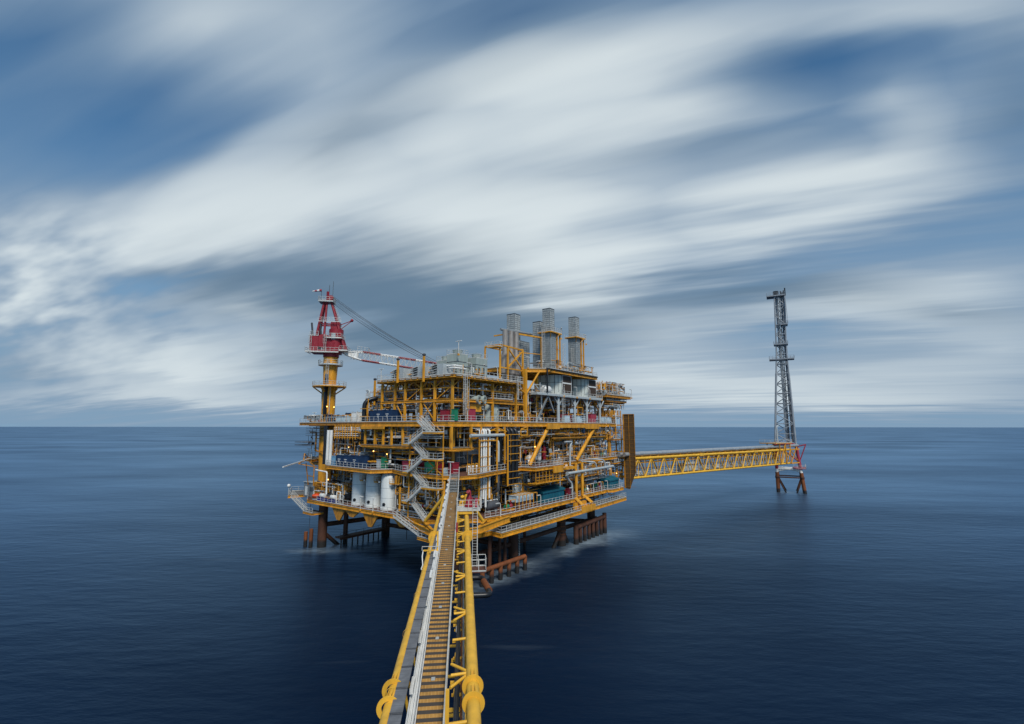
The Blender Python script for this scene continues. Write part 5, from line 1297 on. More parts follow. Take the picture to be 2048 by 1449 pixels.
# ---- lit sodium bulkhead lamps glimpsed inside
em = bpy.data.materials.new('lit_sodium_lamp'); em.use_nodes = True
bs = em.node_tree.nodes['Principled BSDF']; bs.inputs['Base Color'].default_value = (1, .6, .2, 1); bs.inputs['Emission Color'].default_value = (1, .50, .12, 1); bs.inputs['Emission Strength'].default_value = 5
for f, px, py, d, lab in (('L', 655, 892, -.4, 'at the left beyond the white standpipes'), ('L', 697, 895, -.4, 'above the navy containers'), ('L', 747, 903, -.4, 'right of the navy containers'), ('L', 774, 909, -.4, 'above the narrow green cabinet'), ('L', 656, 960, -1.2, 'below the production deck at left'), ('L', 654, 814, .2, 'on the left of the crane pedestal foot'), ('L', 668, 815, .2, 'on the right of the crane pedestal foot'), ('R', 1070, 894, .1, 'beside the left raking brace'), ('R', 1233, 947, .5, 'near the right end frame')):
    o = PU(px, py, d) if f == 'L' else PW(px, py, d)
    t = thing('bulkhead_lamp', 'lit orange bulkhead lamp ' + lab, 'lamp', o, 'lit bulkhead lamps'); o = Vector(o)
    part('bulb', MB().ball(o, .13, 8, 6), em, t); part('shade', MB().lathe(o, [(.34, .16), (.1, .3), (.01, .32)], 10), Y, t)
# ================================================================== PEDESTAL CRANE
cu, cw = 2.2, 45.6
crane = thing('pedestal_crane', 'tall red and white pedestal crane on a yellow column, boom resting over the roof', 'crane', (cu, cw, L1))
def zc(py, px=657): return PU(px, py, cu)[2]
part('pedestal', MB().lathe((cu, cw, 0), [(1.5, L1), (1.6, L2), (1.75, L3 - 2), (1.75, L3), (1.58, L3 + .2), (1.58, zc(760)), (1.75, zc(735)), (1.75, zc(717))], 28), Y, crane)
def ringdeck(z, r0, r1, hgt, mat, nm, knees=None):
    d = part(nm, MB().lathe((cu, cw, z), [(r0, 0), (r1, 0), (r1, .2), (r0, .2), (r0, 0)], 24), mat, crane)
    part('railing', MB().rail([(cu + r1 * math.cos(2 * math.pi * k / 16), cw + r1 * math.sin(2 * math.pi * k / 16), z + .2) for k in range(16)], hgt, 1.3, .06, closed=True), RW_, d)
    if knees:
        m = MB()
        for k in range(6):
            a = 2 * math.pi * k / 6 + .5; m.beam((cu + 1.5 * math.cos(a), cw + 1.5 * math.sin(a), z - knees), (cu + r1 * .93 * math.cos(a), cw + r1 * .93 * math.sin(a), z - .05), .3)
        part('bracket', m, Y, d)
ringdeck(zc(775.5), 1.55, 4.0, 1.1, Y, 'access_platform', 1.7)
ringdeck(zc(733), 1.7, 2.9, 1.1, GL, 'access_platform')
part('door', MB().lathe((cu - 1.35, cw - .85, zc(768)), [(.45, 0), (.45, 2.2)], 8), BL, crane)
part('cable_trunk', bx(cu - 1.9, cu - 1.2, cw - 1.35, cw - .75, L3 + 1, zc(776)), BK, crane)
part('ladder', MB().ladder((cu - 1.6, cw - 1.5, zc(775)), (cu - 1.6, cw - 1.5, zc(722)), (-1, -.6, 0)), RW_, crane)
part('conduit', MB().tube((cu - 1.7, cw + .4, L3), (cu - 1.7, cw + .4, zc(776)), .1, 8).tube((cu - .9, cw - 1.9, L3 + 1), (cu - .9, cw - 1.9, zc(776)), .08, 8).tube((cu - .6, cw + 1.8, L3 + 2), (cu - .6, cw + 1.8, zc(776)), .06, 8), GL, crane)
zs = zc(717)
# the revolving house looks along the boom
bt = Vector((22.0, 27.4, 43.0)); bd = Vector((bt.x - cu, bt.y - cw, 0)).normalized(); bs_ = Vector((-bd.y, bd.x, 0))
def H(f, s, z): return Vector((cu, cw, zs)) + bd * f + bs_ * s + Vector((0, 0, z))
def hbox(mb, f0, f1, s0, s1, z0, z1):
    vs = [H(f, s, z) for z in (z0, z1) for s in (s0, s1) for f in (f0, f1)]
    mb.add(vs, [(0, 2, 3, 1), (4, 5, 7, 6), (0, 1, 5, 4), (2, 6, 7, 3), (0, 4, 6, 2), (1, 3, 7, 5)]); return mb
part('slew_ring', MB().lathe((cu, cw, zs), [(1.5, 0), (1.9, .1), (1.9, 1.0), (1.7, 2.2), (.1, 2.3)], 24), RD, crane)
m = MB(); hbox(m, -4.6, 2.2, -2.0, 2.0, 1.0, 1.7); m2 = hbox(MB(), -4.9, -2.9, -1.8, 1.8, 1.75, 5.2)
part('turntable', m, RD, crane); part('machinery_house', m2, RD, crane)
part('winch_drum', MB().lathe(H(-1.7, -1.7, 4.0), [(.01, 0), (1.75, .05), (1.75, 3.2), (.01, 3.25)], 20, tuple(bs_)), RD, crane)
part('skirt', MB().lathe((cu, cw, zs), [(1.95, 1.2), (2.3, 3.6), (2.3, 3.7), (.1, 3.7)], 18), RD, crane)
m = MB().lathe(H(1.0, -.2, 1.75), [(1.75, 0), (1.75, 5.4), (.1, 5.5)], 18); part('cab', m, RD, crane)
part('cab_window', hbox(MB(), .2, 1.2, -2.1, -2.02, 4.4, 6.0), GL, crane)
m = MB(); hbox(m, -.3, 1.9, -1.1, 1.1, 7.3, 9.0); part('hydraulic_house', m, RD, crane)
d = part('walkway', hbox(MB(), -5.6, 2.2, -2.9, -2.02, .95, 1.1), RW_, crane)
part('railing', MB().rail([H(-5.6, 2.6, 1.1), H(-5.6, -2.9, 1.1), H(2.2, -2.9, 1.1)], 1.1, 1, .06).rail([H(-1.0, -2.3, 4.8), H(2.6, -2.3, 4.8), H(2.9, 1.5, 4.8)], 1.1, 1, .06).rail([H(2.3, -2.6, 1.6), H(4.2, -2.6, 1.6), H(4.2, 2.6, 1.6)], 1.1, 1, .06), RW_, d)
d = part('walkway', hbox(MB(), -1.2, 2.9, -2.4, -1.72, 4.65, 4.8), RW_, crane); d = part('walkway', hbox(MB(), 2.3, 4.3, -2.7, 2.7, 1.45, 1.6), RW_, crane)
part('ladder', MB().ladder(H(-1.2, -2.2, 1.1), H(-1.2, -2.2, 5.6), tuple(-bs_)), RW_, crane)
# gantry (A-frame)
top = H(-1.6, 0, zc(606) - zs)
zt_ = top.z - zs
for f, s in ((-4.0, -1.7), (-4.0, 1.7), (3.6, -1.7), (3.6, 1.7)):
    part('gantry_leg', MB().tube(H(f, s, 1.6), top + bd * (.9 if f > 0 else -.6) + bs_ * (.5 * (1 if s > 0 else -1)), .3, 10), RD, crane)
part('gantry_leg', MB().tube(H(-1.6, -1.7, 5), top + bs_ * -.5, .28, 10), RD, crane)
k = .52
m = MB()
for s in (-1, 1):
    a = H(-4, 1.7 * s, 1.6).lerp(top + bd * -.6 + bs_ * .5 * s, k); b = H(3.6, 1.7 * s, 1.6).lerp(top + bd * .9 + bs_ * .5 * s, k); m.beam(a, b, .3)
    m.beam(a, H(-1.0, 1.3 * s, 8.5), .2)
part('gantry_tie', m, RD, crane)
d = part('masthead_platform', MB().plate([top + bd * f + bs_ * s + Vector((0, 0, -.6)) for f, s in ((-1.9, -1.6), (1.7, -1.6), (1.7, 1.6), (-1.9, 1.6))], .18, (0, 0, 1)), GL, crane)
part('railing', MB().rail([top + bd * f + bs_ * s + Vector((0, 0, -.42)) for f, s in ((-1.9, -1.6), (1.7, -1.6), (1.7, 1.6), (-1.9, 1.6))], 1.1, 1, .06, closed=True), RW_, d)
m = MB(); m.beam(top + Vector((0, 0, -.5)), top + Vector((0, 0, 2.4)), .5); m.lathe(top + bd * .9 - bs_ * .7 + Vector((0, 0, .7)), [(.01, 0), (.6, .02), (.6, 1.4), (.01, 1.42)], 16, tuple(bs_)); part('sheave_block', m, RD, crane)
part('mast', MB().tube(top + bd * 1.2 + Vector((0, 0, 0)), top + bd * 1.2 + Vector((0, 0, 5.2)), .05, 6).tube(top + bd * .3 + Vector((0, 0, 2)), top + bd * .3 + Vector((0, 0, 4.2)), .06, 6).tube(top - bd * 1.6 + Vector((0, 0, -.4)), top - bd * 1.6 + Vector((0, 0, 2.9)), .06, 6), GD, crane)
part('gantry_walkway', MB().rail([H(-3.2, -1.9, 8.9), H(2.2, -1.9, 8.9)], 1.1, .9, .06).rail([H(-4.9, -1.9, 5.25), H(-2.9, -1.9, 5.25)], 1.1, .8, .06).rail([H(-4.95, 1.8, 5.25), H(-4.95, -1.8, 5.25)], 1.1, .8, .06), RW_, crane)
part('ladder', MB().ladder(H(-4.7, -2.0, 1.1), H(-4.7, -2.0, 5.4), tuple(-bs_)), RW_, crane)
part('ladder', MB().ladder(H(2.2, .4, 7.4), top + bd * .6 + bs_ * .3, tuple(bd)), RW_, crane)
m = MB(); m.beam(H(2.0, 0, 8.6), H(4.6, -.4, 9.6), .16); m.beam(H(2.0, 0, 7.4), H(4.6, -.4, 9.5), .14); m.ball(H(4.7, -.4, 9.7), .42, 8, 5); part('floodlight_arm', m, RD, crane)
m = MB(); [m.beam(H(f, -1.0, 5), H(f - .4, -1.2, 8.6), .34) for f in (-4.4, -2.4)]; part('exhaust_pipe', m, GD, crane)
# boom
b0 = H(3.2, 0, 1.2); b1 = Vector((bt.x + 2.5, bt.y - 1.6, 42.9)); bdir = (b1 - b0); BL_ = bdir.length; bdir.normalize()
bup = bs_.cross(bdir) * -1
if bup.z < 0: bup = -bup
def B(t, s, z): return b0 + bdir * (t * BL_) + bs_ * s + bup * z
segs = 12; widths = [.5] + [1.0] * (segs - 1) + [.7]; hts = [.25] + [1.1] * (segs - 1) + [.35]
hts[1] = .7
for k in range(segs):
    t0_, t1_ = k / segs, (k + 1) / segs
    for s, z in ((-1, -1), (-1, 1), (1, -1), (1, 1)): part('boom_chord', MB().tube(B(t0_, s * widths[k], z * hts[k]), B(t1_, s * widths[k + 1], z * hts[k + 1]), .15, 8), WH if k in (0, 1, 4, 5, 8, 11) else RD, crane, label='white boom section' if k in (0, 1, 4, 5, 8, 11) else 'red boom section')
m = MB()
for k in range(2, segs * 3 - 2):
    t0_, t1_ = k / (segs * 3), (k + 1) / (segs * 3)
    for s in (-1, 1):
        z = 1 if k % 2 else -1; m.tube(B(t0_, s * 1.0, -z * 1.1), B(t1_, s * 1.0, z * 1.1), .055, 5)
    m.tube(B(t0_, -1.0, 1.1), B(t1_, 1.0, 1.1), .045, 5); m.tube(B(t0_, 1.0, -1.1), B(t1_, -1.0, -1.1), .045, 5)
part('boom_lacing', m, RW_, crane)
m = MB()
for s in (-1, 1): m.plate([B(0, s * .5, -.3), B(.12, s * 1.02, -1.0), B(.12, s * 1.02, 1.0), B(0, s * .5, .3)], .06, tuple(bs_ * s))
part('boom_heel_plate', m, WH, crane)
m = MB().rail([B(.12, -1.3, 1.0), B(.22, -1.3, 1.0), B(.22, 1.3, 1.0)], 1.2, .8, .06, toe=False); part('boom_walkway', m, RW_, crane)
m = MB()
for s, dz, e in ((-.5, .5, 1.0), (-.3, .9, 1.0), (-.1, 1.3, 1.0), (.1, 1.3, 1.0), (.3, .9, .96), (.5, .3, .93), (-.5, -.2, .93), (.2, -.5, .88), (-.2, -.5, .88)):
    a = top + bd * 1.2 + bs_ * s + Vector((0, 0, dz)); c = B(e, s * 1.6, .5); pts = []
    for i in range(9):
        q = i / 8; p = a.lerp(c, q); p.z -= 2.2 * 4 * q * (1 - q) * .5; pts.append(p)
    m.path(pts, .03, 5, bend=.5)
part('boom_rope', m, GD, crane)
t = thing('windsock', 'red and white striped windsock on the crane masthead', 'windsock', tuple(top - bd * 1.6 + Vector((0, 0, 2.6))))
o = top - bd * 1.6 + Vector((0, 0, 2.7)); dv = Vector((-.9, .6, -.25)).normalized()
for i in range(4):
    part('sleeve', MB().lathe(o + dv * (i * .55), [(.36 - .06 * i, 0), (.30 - .06 * i, .55)], 12, tuple(dv)), RP if i % 2 == 0 else WH, t)
# ================================================================== NEAR FOOTBRIDGE
bri = thing('foot_bridge', 'long yellow tube bridge with striped walkway leading to the platform', 'bridge', (0, 6, 15), None, BRIDGE)
B0, B1 = 8.0, 84.4; AL, AR, ZC = -3.03, .62, 16.0; CR = .292
def joints(n=1): pass
for a, nm in ((AL, 'left'), (AR, 'right')):
    part('chord_tube', MB().tube((a - (.06 if a < 0 else 0), B1, ZC), (a + (.12 if a < 0 else 0), B0, ZC), CR, 28), YB, bri)
    al_ = -1.9 if a < 0 else .25
    part('chord_tube', MB().tube((al_, B0, ZC - 5.6), (al_, B1, ZC - 2.4), .2, 14), YB, bri)
    for b, r in ((22.35, .5), (23.75, .5), (53.6, .58), (54.3, .58)):
        m = MB(); m.lathe((a, b - .02, ZC), [(CR, 0), (r, 0), (r, .045), (CR, .045)], 30, (0, 1, 0)); f = part('flange', m, YB, bri)
        d = MB(); d.plate([(a - .09, b + .02, ZC + CR), (a - .09, b + 1.0, ZC + CR), (a - .09, b + .7, ZC + CR + .06), (a - .09, b + .03, ZC + r)], .03, (1, 0, 0)); d.plate([(a + .07, b + .02, ZC + CR), (a + .07, b + 1.0, ZC + CR), (a + .07, b + .7, ZC + CR + .06), (a + .07, b + .03, ZC + r)], .03, (1, 0, 0))
        part('gusset', d, YB, f)
    w_ = MB()
    for i in range(12): w_.lathe((a, 11 + i * 6.2, ZC), [(CR + .001, 0), (CR + .012, .02), (CR + .012, .06), (CR + .001, .08)], 28, (0, 1, 0))
    part('weld_seam', w_, YB, bri)
# walkway floor climbs gently towards the platform
WPT = [(12.0, 11.5), (26, 13.2), (39.5, 14.8), (58, 16.3), (77.2, 17.6)]
def wz(b):
    for (a0, z0), (a1, z1) in zip(WPT, WPT[1:]):
        if b <= a1: return z0 + (z1 - z0) * (b - a0) / (a1 - a0)
    return WPT[-1][1]
def wl(b): return -2.22 + .10 * (b - 12) / 65
def wr(b): return -.74 + .10 * (b - 12) / 65
m = MB(); bs2 = [12 + i * (77.2 - 12) / 24 for i in range(25)]
vs = []
for b in bs2:
    z = wz(b); vs += [(wl(b), b, z), (wr(b), b, z), (wr(b), b, z - .07), (wl(b), b, z - .07)]
fs = []
for i in range(24):
    k = 4 * i; fs += [(k, k + 1, k + 5, k + 4), (k + 1, k + 2, k + 6, k + 5), (k + 2, k + 3, k + 7, k + 6), (k + 3, k, k + 4, k + 7)]
m.add(vs, fs); wk = part('walkway', m, WALKM, bri)
m = MB()
for i in range(16): b = 17 + i * 4.1; m.box(-1.62, -1.40, b, b + .34, wz(b) + .012, wz(b) + .04)
part('light_plate', m, GL, wk)
m = MB()
for a, b in zip(bs2, bs2[1:]):
    for f, s in ((wl, 1), (wr, -1)): m.beam((f(a), a, wz(a) - .05), (f(b), b, wz(b) - .05), .06, .3)
for i in range(33): b = 12.6 + i * 2.0; m.beam((wl(b), b, wz(b) - .2), (wr(b), b, wz(b) - .2), .12, .2)
part('walkway_beam', m, RW_, wk)
def line(off, up, r, b0=12, b1=77.2, n=22, mat=RW_, nm='handrail'):
    m = MB(); q = [b0 + (b1 - b0) * i / n for i in range(n + 1)]
    for a, b in zip(q, q[1:]): m.tube((off(a), a, wz(a) + up), (off(b), b, wz(b) + up), r, 8)
    return m
m = line(wr, 1.12, .045); [m.tube((wr(b), b, wz(b)), (wr(b), b, wz(b) + 1.12), .035, 6) for b in [12.5 + 2.0 * i for i in range(33)]]
m2 = line(wr, .6, .03); m.add(m2.v, m2.f, True); part('handrail', m, RW_, bri)
m = line(lambda b: wl(b) - .03, 1.12, .045); [m.tube((wl(b) - .03, b, wz(b)), (wl(b) - .03, b, wz(b) + 1.15), .035, 6) for b in [12.5 + 2.0 * i for i in range(33)]]
m2 = line(lambda b: wl(b) - .03, .6, .03); m.add(m2.v, m2.f, True); part('handrail', m, RW_, bri)
for i, (dx, up, r) in enumerate(((.02, 1.32, .045), (-.07, 1.36, .04), (-.15, 1.36, .045), (-.23, 1.42, .04), (.0, .85, .04), (-.07, .6, .035), (.04, .4, .035), (-.16, .8, .04))):
    part('conduit', line(lambda b, d=dx: wl(b) + d, up, r), WH, bri)
for i in range(14):
    b = 21.2 + i * 4.35
    lb = part('light_box', bx(wl(b) - .26, wl(b) - .09, b, b + 1.25, wz(b) + 1.72, wz(b) + 1.94), WH, bri)
    part('bracket', MB().beam((wl(b) - .18, b + .6, wz(b) + 1.72), (wl(b) - .03, b + .6, wz(b) + .9), .05), GL, lb)
# grey cable tray along the left chord
m = MB(); k = int((B1 - B0) / 1.9); ZT_ = ZC + .36
m.box(-2.83, -2.31, B0, B1 + 1, ZT_ - .06, ZT_)
tr_ = part('cable_tray', m, TRAYM, bri)
m = MB()
for i in range(k): b = B0 + i * 1.9; m.box(-2.84, -2.30, b, b + .05, ZT_ + .004, ZT_ + .02)
part('tray_joint', m, GD, tr_)
m = MB()
for i in range(k): b = B0 + i * 3.8; m.beam((-2.83, b, ZT_ - .12), (-2.33, b, ZT_ - .12), .1)
part('tray_support', m, YB, tr_)
# braces from the right chord down to the walkway
nb = 0
for i in range(18):
    b = 21.2 + i * 3.85
    if b > 80: break
    zl = min(wz(min(b, 77)) - .1, ZC - .3)
    tip = (wr(b) + .1, b, zl)
    part('strut', MB().tube((AR - .2, b, ZC - .05), (-.42, b, ZC - .12), .075, 10), YB, bri)
    if i % 2 == 1:
        for s in (-1, 1): part('strut', MB().tube((AR - .2, b + s * .12, ZC - .05), (-.42, b + s * 1.1, ZC - .12), .075, 10), YB, bri)
m = MB()
for i in range(19):
    b = 10 + i * 4; zb = ZC - 5.6 + 3.2 * (b - B0) / (B1 - B0)
    for a, q in ((AL, -1.9), (AR, .25)): m.tube((a, b, ZC), (q, b + 4, zb + .1), .1, 8); m.tube((a, b + 4, ZC), (q, b + 4, zb + .1), .08, 8)
    m.tube((-1.9, b, zb), (.25, b, zb), .1, 8)
part('truss_web', m, YB, bri)
# pipes carried on the bridge
pp = part('pipeline', MB().tube((-.16, B0, 14.35), (-.1, 46, 14.6), .135, 14).tube((-.1, 46, 14.6), (-.1, 83, 15), .12, 12), BK, bri)
for i in range(15):
    b = 18.5 + i * 3.9; part('pipe_clamp', MB().tube((-.155, b, 14.37 + .006 * i), (-.155, b + .35, 14.37 + .006 * i), .165, 14).box(-.4, .1, b + .1, b + .2, 14.2, 14.32), YB, pp)
part('pipe_sleeve', MB().tube((-.158, 22.4, 14.36), (-.158, 23.8, 14.365), .15, 14), WH, pp); part('pipe_sleeve', MB().tube((-.15, 33.6, 14.45), (-.15, 34.2, 14.46), .15, 14), WH, pp)
part('pipeline', MB().tube((.22, B0, 14.5), (.2, 83, 14.9), .06, 8), GM, bri); part('pipeline', MB().tube((.1, B0, 14.1), (.1, 83, 14.4), .05, 8), RO, bri)
m = MB(); m.beam((.5, 17.5, 14.0), (.5, 81, 14.15), .06)
for i in range(26): b = 18 + i * 2.5; m.box(-.5, .45, b, b + .12, 13.95 + .006 * i, 14.1 + .006 * i); m.beam((.4, b + .05, 14), (.55, b + .05, ZC - .2), .07)
part('pipe_support', m, YB, bri)
# expansion loop sticking out to the right
lp = part('expansion_loop', MB().path([(-.1, 47.5, 13.6), (2.1, 47.5, 13.6), (2.6, 43.6, 13.3), (.0, 43.6, 13.3)], .24, 14, bend=.5), BK, bri)
for b, z in ((47.5, 13.6), (43.6, 13.3)): m = MB(); m.box(.7, 1.15, b - .3, b + .3, z - .75, z - .28); m.beam((.65, b, z - .5), (.65, b, ZC - .2), .3); part('loop_support', m, YB, bri)
part('loop_insulation', MB().tube((2.14, 46.6, 13.53), (2.55, 44.5, 13.37), .29, 14), RO, lp)
# posts and service gate
part('post', MB().beam((-.50, 21.6, 12.6), (-.50, 21.6, 17.0), .16), YB, bri); part('post', MB().beam((-.50, 58, 14), (-.50, 58, 18.0), .16), YB, bri)
m = MB(); m.beam((-3.5, 45.6, 16.7), (-2.1, 45.6, 16.7), .2, .1); m.beam((-3.05, 45.6, 16.2), (-3.05, 45.6, 16.7), .14); m.beam((-2.2, 45.6, 16.1), (-2.2, 45.6, 18.4), .14); part('service_gate', m, YB, bri)
part('gate_hose', MB().path([(-3.5, 45.7, 16.7), (-3.55, 45.2, 16.3), (-3.4, 44.2, 15.8), (-3.5, 43.7, 15.6), (-3.3, 43.4, 15.6)], .05, 6), WH, bri)
part('gate_rail', MB().rail([(-3.6, 45.5, 16.72), (-2.1, 45.5, 16.72)], .35, .7, .05, mid=False, toe=False), RW_, bri)
part('sign_box', bx(-.62, -.42, 52.4, 53.0, 16.8, 17.7), RD, bri)
part('speaker', MB().ball((-2.35, 53.5, 17.2), .24, 10, 6), BK, bri)
# landing stair from the walkway up to the production deck
m = MB(); n = 13; e0, e1 = Vector((0, 77.2, 17.6)), Vector((0, 86.6, 19.7))
for i in range(n): p = e0.lerp(e1, (i + .5) / n); m.beam((-2.15, p.y, p.z), (-.62, p.y, p.z), .30, .05)
for a in (-2.15, -.62): m.beam((a, e0.y, e0.z - .05), (a, e1.y, e1.z - .05), .08, .3)
sf = part('stair_flight', m, GL, bri)
m = MB()
for a in (-2.15, -.62):
    for h in (1.1, .55): m.beam((a, e0.y, e0.z + h), (a, e1.y, e1.z + h), .075)
    for i in range(7): p = e0.lerp(e1, i / 6); m.beam((a, p.y, p.z), (a, p.y, p.z + 1.1), .07)
part('handrail', m, RW_, sf)
# raking props at the platform end
for a, b in (((AL, 83.8, ZC + .2), (-6.4, 86.4, 11.6)), ((AR, 83.8, ZC + .2), (3.7, 86.6, 11.4)), ((AR - .6, 84, ZC), (.4, 87, 12))): part('end_prop', MB().tube(a, b, .3, 14), YB, bri)
part('end_post', MB().beam((AL - .1, 84.2, ZC - 3.5), (AL - .1, 84.2, ZC + 2.6), .34).beam((-2.4, 85.5, ZC), (-2.4, 85.5, ZC + 3), .3), Y, bri)
m = MB(); [m.beam((-.5, 71 + i * 1.3, ZC - .35), (1.0, 71 + i * 1.3, ZC - .35), .5, .12) for i in range(8)]; part('cross_plank', m, YB, bri)
# fire monitor on its own railed stand
fmn = thing('fire_monitor', 'purple red fire monitor on a white railed stand above the bridge', 'fire monitor', (1, 66.5, 16.9), None, BRIDGE)
u0, u1, b0_, b1_ = -.75, 2.45, 65.2, 68.0; zf = 17.05
d = part('stand', bx(u0, u1, b0_, b1_, zf - .28, zf), RW_, fmn)
part('railing', MB().rail([(u0, b1_, zf), (u0, b0_, zf), (u1, b0_, zf), (u1, b1_, zf)], 1.15, .9, .055), RW_, d)
part('floor_beam', MB().box(-.6, 1.6, b0_ + .1, b1_ - .1, zf - .7, zf - .29), YB, d)
part('body', MB().lathe((.95, 66.8, zf), [(.62, 0.02), (.62, .35), (.5, .5), (.45, 1.2), (.3, 1.5), (.26, 2.1), (.1, 2.3)], 14), RD, fmn)
part('barrel', MB().tube((.95, 66.8, zf + 1.7), (.75, 65.8, zf + 2.15), .16, 10, .22), RD, fmn)
part('valve_wheel', MB().lathe((1.5, 66.6, zf + 1.0), [(.25, -.04), (.32, 0), (.25, .04), (.25, -.04)], 14, (1, -.4, 0)).tube((.9, 66.8, zf + 1), (1.5, 66.6, zf + 1), .1, 8), RD, fmn)
part('control_box', bx(1.75, 2.15, 66.2, 66.7, zf + .02, zf + 1.2), RP, fmn)
part('ladder', MB().ladder((1.75, 65.1, 9.6), (1.75, 65.1, zf + 1), (0, -1, 0), .62, cage=False), RW_, fmn)
bk_ = thing('hanging_basket', 'small white railed basket hanging under the bridge below the fire monitor', 'access basket', (2.3, 64.8, 9.5), None, BRIDGE)
part('floor', bx(1.3, 3.2, 63.4, 65.8, 9.35, 9.5), DR, bk_); part('railing', MB().rail([(1.3, 65.8, 9.5), (1.3, 63.4, 9.5), (3.2, 63.4, 9.5), (3.2, 65.8, 9.5)], 1.5, .8, .07, closed=True), RW_, bk_)
part('hanger', MB().beam((2.1, 65.4, 11), (2.1, 65.4, ZC), .1), RW_, bk_)
# ================================================================== FLARE BRIDGE AND TOWER
def onZ(px, py, z):
    r = ray(px, py); t = (z - CAMZ) / r[2]; return Vector((r[0] * t, r[1] * t, z))
f0 = onZ(1263.4, 956.7, 13); f1 = onZ(1579.8, 926.4, 13)
fd = (f1 - f0); FLN = fd.length; FAZ = math.atan2(fd.y, fd.x)
FLARE = Matrix.Translation((f0.x, f0.y, 0)) @ Matrix.Rotation(FAZ, 4, 'Z')   # x along the bridge, y to its left (away from us)
fb = thing('flare_bridge', 'long yellow lattice bridge with grey flare pipes running to the flare tower', 'bridge', (0, 0, 13), None, FLARE)
ZB, ZT, WD = 13.0, 18.6, 4.6
for y, z, r in ((0, ZB, .36), (0, ZT, .42), (WD, ZB, .36), (WD, ZT, .42)): part('chord', MB().tube((0, y, z), (FLN + .5, y, z), r, 12), YB, fb)
n = 16; st_ = FLN / n
for y in (0, WD):
    m = MB()
    for i in range(n):
        x = i * st_; z0, z1 = (ZB, ZT)
        m.tube((x, y, z0), (x + st_ * .5, y, z1), .2, 8); m.tube((x + st_ * .5, y, z1), (x + st_, y, z0), .16, 8); m.tube((x + st_ * .5, y, z1), (x + st_ * .5, y, z0), .12, 8); m.tube((x, y, z0), (x, y, z1), .09, 6)
    part('truss_web', m, YB if y == 0 else Y, fb)
m = MB()
for i in range(n + 1):
    x = i * st_; m.tube((x, 0, ZT), (x, WD, ZT), .16, 8); m.tube((x, 0, ZB), (x, WD, ZB), .16, 8); m.tube((x, 0, ZT), (min(x + st_, FLN), WD, ZT), .1, 6)
part('cross_beam', m, Y, fb)
m = MB().box(.5, FLN, 1.0, 3.2, ZB + .4, ZB + .5); wk = part('walkway', m, DG, fb)
part('handrail', MB().rail([(.5, 1.0, ZB + .5), (FLN, 1.0, ZB + .5)], 1.1, 2.4, .07), RW_, wk); part('handrail', MB().rail([(.5, 3.2, ZB + .5), (FLN, 3.2, ZB + .5)], 1.1, 2.4, .07), RW_, wk)
part('cable_tray', bx(.5, FLN, .5, .95, ZT - 1.5, ZT - 1.35), Y, fb); part('cable_tray', bx(.5, FLN, 3.4, 4.2, ZT - 1.7, ZT - 1.5), YO, fb)
part('flare_pipe', MB().tube((-2.5, .4, ZT + 1.3), (FLN + 9, .4, ZT + 1.5), .62, 16), GP, fb)
part('flare_pipe', MB().tube((-2.5, 2.2, ZT + 1.25), (FLN + 6, 2.2, ZT + 1.45), .55, 16), GP, fb)
part('flare_pipe', MB().tube((-2, 3.6, ZT + .9), (FLN, 3.6, ZT + 1.0), .3, 12), GP, fb)
for i, (y, z, r, mt) in enumerate(((1.4, ZT - .7, .16, YO), (2.0, ZT - .8, .12, GL), (2.6, ZT - .75, .14, GM), (3.0, ZT - .9, .1, WH), (.7, ZB + 2.6, .09, RO))): part('utility_pipe', MB().tube((.5, y, z), (FLN, y, z), r, 8), mt, fb)
m = MB(); m.beam((.5, .6, ZT - 1.2), (FLN, .6, ZT - 1.2), .1)
for i in range(32): x = 1.5 + i * 3.0; m.beam((x, .6, ZT - 1.25), (x, .6, ZT - .2), .09); m.beam((x, .6, ZT - 1.2), (x, 4.2, ZT - 1.2), .09)
part('pipe_hanger', m, YO, fb)
m = MB()
for i in range(9): x = 4 + i * 10.8; m.tube((x, .4, ZT + 1.32), (x + 2.2, .4, ZT + 1.34), .68, 16)
part('pipe_sleeve', m, GP, fb)
m = MB()
for i in range(26): x = 1 + i * 3.85; m.box(x, x + .3, -.1, 3.0, ZT + .4, ZT + .72)
part('pipe_shoe', m, YO, fb)
part('panel', bx(27.5, 35, .95, 1.05, ZB + .6, ZB + 3.4), GL, fb, label='pale wind screen panel'); part('panel', bx(24, 27, .95, 1.05, ZB + .6, ZB + 3.2), GD, fb, label='dark screen panel')
m = MB(); [m.box(x, x + 1.8, 1.2, 2.2, ZB + .8, ZB + 1.7) for x in (4, 12, 19.5, 39, 47)]; part('light_box', m, WH, fb)
m = MB()
for x in (FLN * .36, FLN * .72): m.box(x - 1.2, x + 1.2, -.5, .5, ZT - .3, ZT + .5)
part('joint_collar', m, YB, fb)
